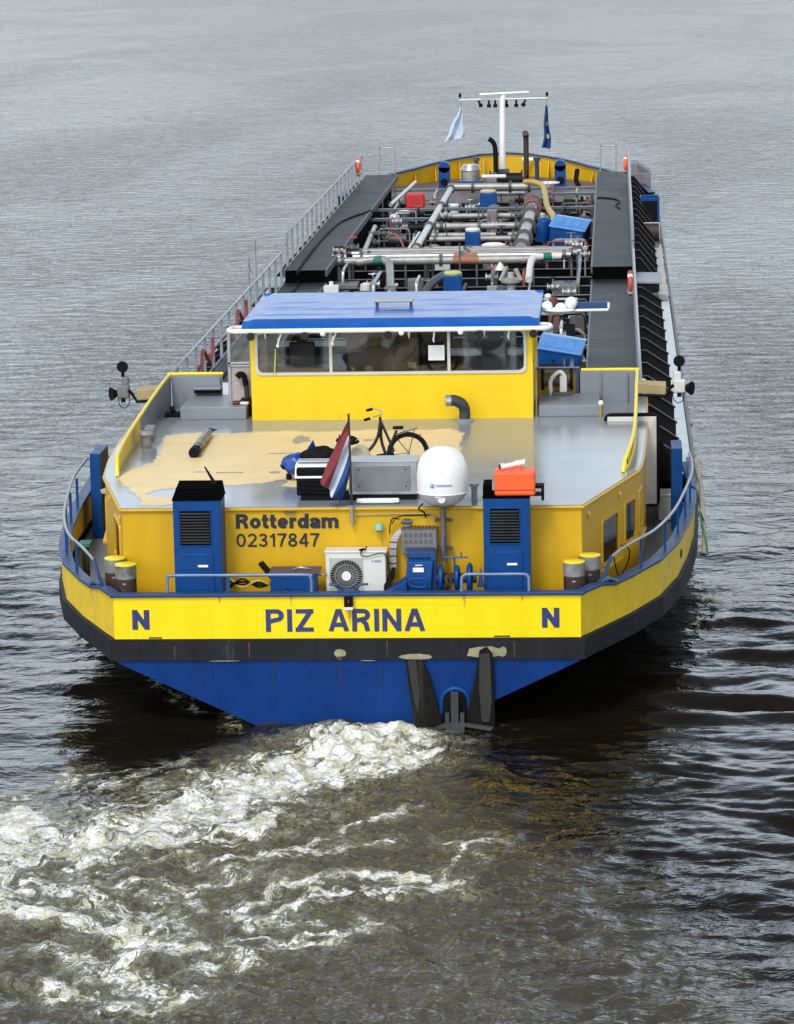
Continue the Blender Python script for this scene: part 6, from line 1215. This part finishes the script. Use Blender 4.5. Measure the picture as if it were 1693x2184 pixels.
b = MB(); b.box(3.17, 3.42, .95, 1.2, 4.00, 4.05); b.box(3.17, 3.42, .95, 1.2, 3.86, 3.90); b.box(3.37, 3.42, .95, 1.0, 3.78, 4.0); b.box(3.17, 3.22, .95, 1.2, 3.9, 4.0); b.build('stack_bracket', BK, SHIP, bevel=.008)
# stern light
T = empty('stern_light', (.05, -.035, 2.09), 'small black stern light box above the ship name', 'lamp'); b = MB(); b.box(-.075, .075, -.12, 0, .05, .23); b.build('housing', BK, T, bevel=.01); b = MB(); b.box(-.08, .08, -.14, 0, 0, .05); b.build('tray', WHTG, T, bevel=.006); b = MB(); b.cyl((0, -.07, .05), (0, -.07, .10), .045, n=14); b.build('lens', WHT, T); b = MB(); b.box(-.008, .008, -.123, -.118, .12, .18); b.build('red_mark', RED, T)
# anchor between two timber fenders
T = empty('stern_anchor', (1.86, -.16, 0), 'dark steel anchor hanging in a hawse at the foot of the blue transom', 'anchor')
b = MB(); b.cyl((0, .12, .42), (0, -.02, .42), .01, n=8); b.obox((0, -.06, .34), (.13, .10, .62)); b.obox((0, -.07, .02), (.33, .16, .20)); b.obox((-.13, -.07, .18), (.07, .12, .2)); b.obox((.13, -.07, .18), (.07, .12, .2)); b.build('shank', mat('anchor grey', (.045, .048, .052), .5, .2, var=.3), T, bevel=.015)
b = MB(); b.extr([(-.12, -.08, .06), (-.62, -.10, -.16), (-.66, -.10, -.11), (-.12, -.08, .14)], (0, -.07, 0)); b.extr([(.12, -.08, .06), (.62, -.10, -.02), (.66, -.10, .04), (.12, -.08, .12)], (0, -.07, 0)); b.build('fluke', MATS['anchor grey'], T)
b = MB(); b.tor((0, .13, .42), .24, .045, (0, 1, .0), n=30, m=10, a0=0, a1=180); b.tube([(-.24, .13, .42), (-.27, .1, .15)], .045, 8); b.tube([(.24, .13, .42), (.27, .1, .15)], .045, 8); b.build('hawse_ring', BLU, T); b = MB(); b.extr([(.21*math.cos(R(a_)), .10, .42+.21*math.sin(R(a_))) for a_ in range(0, 181, 15)]+[(-.24, .10, -.2), (.24, .10, -.2)], (0, .02, 0)); b.build('hawse_mouth', BK, T)
for nm, q_, lab in (('a', [(1.02, 1.20), (1.30, 1.20), (1.42, .95), (1.64, .1), (1.60, -.3), (1.16, -.3), (1.12, .3)], 'black timber fender board to port of the anchor'), ('b', [(2.30, 1.36), (2.42, 1.42), (2.52, 1.30), (2.54, .9), (2.55, -.3), (2.02, -.3), (2.06, .2), (2.22, .9)], 'black timber fender board to starboard of the anchor')):
    T = empty('fender_board', (0, 0, 0), lab, 'fender', 'fender boards on the transom'); b = MB(); b.extr([(x, -.082, z) for x, z in q_], (0, -.06, 0)); b.build('board', WOOD, T, bevel=.01)
    b = MB(); 
    if nm == 'a': b.extr([(1.05, -.143, 1.18), (1.2, -.143, 1.2), (1.26, -.143, .6), (1.22, -.143, .25), (1.15, -.143, .5)], (0, -.03, 0))
    else: b.extr([(2.30, -.143, 1.30), (2.48, -.143, 1.32), (2.50, -.143, .5), (2.46, -.143, .1), (2.32, -.143, .1), (2.28, -.143, .7)], (0, -.03, 0))
    b.build('worn_strip', mat('worn grey strip', (.022, .021, .017), .6, var=.5, scale=5, streak=5, bump=.4), T)
    b = MB(); n = 10; cx_, cz_, rx_, rz_ = (1.18, 1.235, .30, .055) if nm == 'a' else (2.40, 1.32, .36, .10)
    pts = [(cx_+rx_*math.cos(2*math.pi*i/n)*random.uniform(.8, 1.1), -.0815, cz_+rz_*math.sin(2*math.pi*i/n)*random.uniform(.8, 1.2)) for i in range(n)]; b.extr(pts, (0, -.003, 0)); b.build('bare_patch', PALE, T)
# port roof-edge lantern, cream door panel, side lamps on arms
T = empty('corner_lantern', (-4.52, 7.8, 3.62), 'small grey lantern on the port edge of the roof', 'lantern'); b = MB(); b.cyl((0, 0, 0), (0, 0, .24), .10, n=12); b.lathe((0, 0, 0), [(.13, .24), (.15, .28), (.13, .33), (.0, .35)], 14); b.build('body', SILV, T); b = MB(); b.obox((.04, .3, .24), (.2, .35, .30)); b.build('battery_box', GREYP, T, bevel=.03)
T = empty('storm_door', (4.98, 10.6, 1.42), 'cream panelled door with a black rubber edge standing open beyond the deckhouse on the starboard side', 'door')
b = MB(); x0, x1, z0, z1 = -.55, .58, .42, 2.36; b.extr([(x0+(x1-x0)/2+((x1-x0)/2-.14)*sx_+.14*math.cos(R(a_)), 0, (z0+z1)/2+((z1-z0)/2-.14)*sz_+.14*math.sin(R(a_))) for sx_, sz_, q0 in ((1, 1, 0), (-1, 1, 90), (-1, -1, 180), (1, -1, 270)) for a_ in (q0, q0+30, q0+60, q0+90)], (0, .06, 0)); b.build('rubber_edge', BK, T, bevel=.02)
b = MB(); xi, xj, zi, zj = x0+.07, x1-.07, z0+.07, z1-.07; cxm, czm = .05, 1.4
o_ = [(xi, -.01, zi), (xj, -.01, zi), (xj, -.01, zj), (xi, -.01, zj)]; i_ = [(cxm-.22, -.10, zi+.5), (cxm+.22, -.10, zi+.5), (cxm+.22, -.10, zj-.42), (cxm-.22, -.10, zj-.42)]
b.add(o_+i_, [(0, 1, 5, 4), (1, 2, 6, 5), (2, 3, 7, 6), (3, 0, 4, 7), (4, 5, 6, 7)]); b.build('embossed_panel', CRD, T); b = MB(); b.tube([(x0+.1, .03, 0), (x0+.1, .03, .45)], .03, 8); b.tube([(x1-.1, .03, 0), (x1-.1, .03, .45)], .03, 8); b.build('leg', GRYD, T)
for sgn, lab in ((-1, 'swung out searchlight arm on the port side with round black lamps'), (1, 'swung out searchlight arm on the starboard side with round black lamps')):
    T = empty('searchlight_arm', (5.12 if sgn > 0 else -4.98, 14.0, 3.80), lab, 'searchlight', 'searchlight arms either side of the wheelhouse')
    b = MB(); b.extr([(0, -.1, .10), (0, .15, .14), (0, .15, -.06), (0, -.1, -.12)], (sgn*.62, 0, -.04)); b.build('arm', TAN, T, bevel=.015)
    b = MB(); b.tube([(0, -.12, -.15), (sgn*.60, -.12, -.19), (sgn*.70, -.1, -.02), (sgn*.78, -.1, .06)], .035, 6); b.build('brace', BK, T)
    b = MB(); b.obox((sgn*.90, 0, .02), (.26, .22, .28)); b.obox((sgn*.86, 0, .24), (.16, .14, .20)); b.build('lamp_box', WHTG if sgn > 0 else GREYP, T, bevel=.03)
    b = MB(); b.cyl((sgn*.90, -.05, .56), (sgn*.90, -.13, .56), .125, .11, 26); b.cyl((sgn*.90, 0, .3), (sgn*.90, -.04, .5), .035, n=8); b.build('round_lamp', BK, T)
    b = MB(); b.cyl((sgn*1.02, -.02, -.02), (sgn*1.16, -.10, -.02), .05, .15, 20); b.build('side_lamp', BK, T)
    b = MB(); b.tube(smooth([(sgn*1.0, -.1, -.1), (sgn*.98, -.1, -.26), (sgn*.88, -.1, -.33), (sgn*.78, -.1, -.25), (sgn*.76, -.1, -.1)], 4), .010, 5); b.cyl((sgn*.9, -.1, -.12), (sgn*.9, -.1, -.2), .05, n=10); b.build('dangling_cable', BK, T)
# antenna cluster on an arm off the wheelhouse roof
T = empty('antenna_cluster', (3.52, 12.95, 5.55), 'white antenna balls on a tray beside the starboard edge of the blue roof', 'antenna')
b = MB(); b.lathe((0, 0, 0), [(0, -.02), (.26, .0), (.33, .06), (.30, .08), (0, .09)], 26); b.cyl((-.6, 0, -.02), (.0, 0, -.02), .03, n=8); b.build('tray', WHT, T)
for x, z, r_ in ((-.26, .14, .115), (.24, .20, .13), (.02, .08, .13)): b = MB(); b.sph((x, -.05 if x < .1 else 0, z), r_, 18); b.cyl((x, 0, 0), (x, 0, z), .04, n=8); b.build('ball', WHT, T)
b = MB(); b.sph((-.25, .2, .32), .075, 14, (1, 1, .8)); b.cyl((-.25, .2, 0), (-.25, .2, .3), .02, n=8); b.build('small_mushroom', mat('pale mint cap', (.6, .72, .66), .4), T)
b = MB(); b.box(.26, 1.02, .05, .14, .05, .20); b.build('blue_board', BLUD, T, bevel=.008); b = MB(); b.tube([(.2, .0, .04), (1.0, .0, .045), (1.02, 0, .10), (1.02, 0, .2)], .028, 8); b.build('white_tube', WHT, T)
# side deck clutter: hose on port quarter, pad and rope on starboard
T = empty('garden_hose', (-5.35, 5.1, 1.40), 'dark green coil of hose hanging inside the port quarter bulwark', 'hose coil'); b = MB()
for i in range(7): b.tor((-.0+random.uniform(-.03, .03), random.uniform(-.1, .1), .42+random.uniform(-.03, .03)), .33+random.uniform(-.04, .04), .04, (1, .2, 0), n=20, m=6)
b.build('coil', mat('dark green hose', (.008, .02, .012), .5), T); b = MB(); b.box(-.12, .1, -.2, .2, .82, .88); b.build('green_cap', GRN, T)
T = empty('deck_lamp', (-5.55, 9.2, 2.26), 'small cream topped lamp on the port bulwark near the blue post', 'lamp'); b = MB(); b.cyl((0, 0, 0), (0, 0, .22), .10, n=12); b.build('body', BK, T); b = MB(); b.lathe((0, 0, 0), [(.13, .22), (.14, .28), (0, .33)], 14); b.build('cap', BEIG, T)
T = empty('fender_pad', (6.33, 9.3, 1.42), 'worn cream rope fender hanging over the starboard bulwark', 'fender'); b = MB(); b.tube(smooth([(0, 3.2, 1.05), (.04, 1.8, .92), (.05, .4, .8), (.04, -.6, .55), (.06, -1.3, .22), (.02, -1.5, .0)], 5), [.05]*25+[.08], 10); b.build('pad', mat('weathered rope fender', (.42, .36, .26), .8, var=.35, scale=6, bump=.6, stain=(.2, .14, .08), stain_amt=.3), T)
hose([(6.12, 10.5, 2.32), (6.28, 10.0, 2.3), (6.33, 9.3, 2.1), (6.38, 8.6, 1.95), (6.28, 7.8, 2.26), (6.38, 7.2, 1.85), (6.42, 6.9, 1.6)], .022, mat('green rope', (.03, .14, .09), .7, var=.3), 'green mooring rope draped over the starboard bulwark', 'rope')
T = empty('deck_chest', (5.78, 11.6, 1.42), 'white deck chest on the starboard side deck', 'chest'); b = MB(); b.box(-.25, .2, -.3, .3, 0, .5); b.build('body', WHTG, T, bevel=.03); b = MB(); b.box(-.27, .22, -.32, .32, .5, .56); b.build('lid', WHT, T, bevel=.02)
for i, (sy, lab) in enumerate(((12.8, ''),)):
    b = MB(); b.extr([(5.30, sy, 2.03), (5.30, sy, 3.4), (6.15, sy-.6, 2.03)], (0, .04, 0)); b.build('triangular_shade_plate', HUL, SHIP)  # dark plate stands in for the shade between deckhouse wing and deck
hose([(4.75, 2.6, 2.65), (4.9, 2.9, 2.5), (4.85, 2.95, 2.2), (4.7, 2.6, 2.1), (4.62, 2.5, 2.45)], .012, BK, 'thin black cable loop hanging on the starboard quarter rail', 'cable')
# small cross on the roof and blue splash on the tube
b = MB(); b.obox((-2.55, 4.9, 3.632), (.5, .04, .004)); b.build('roof_scratch', GREY, SHIP)
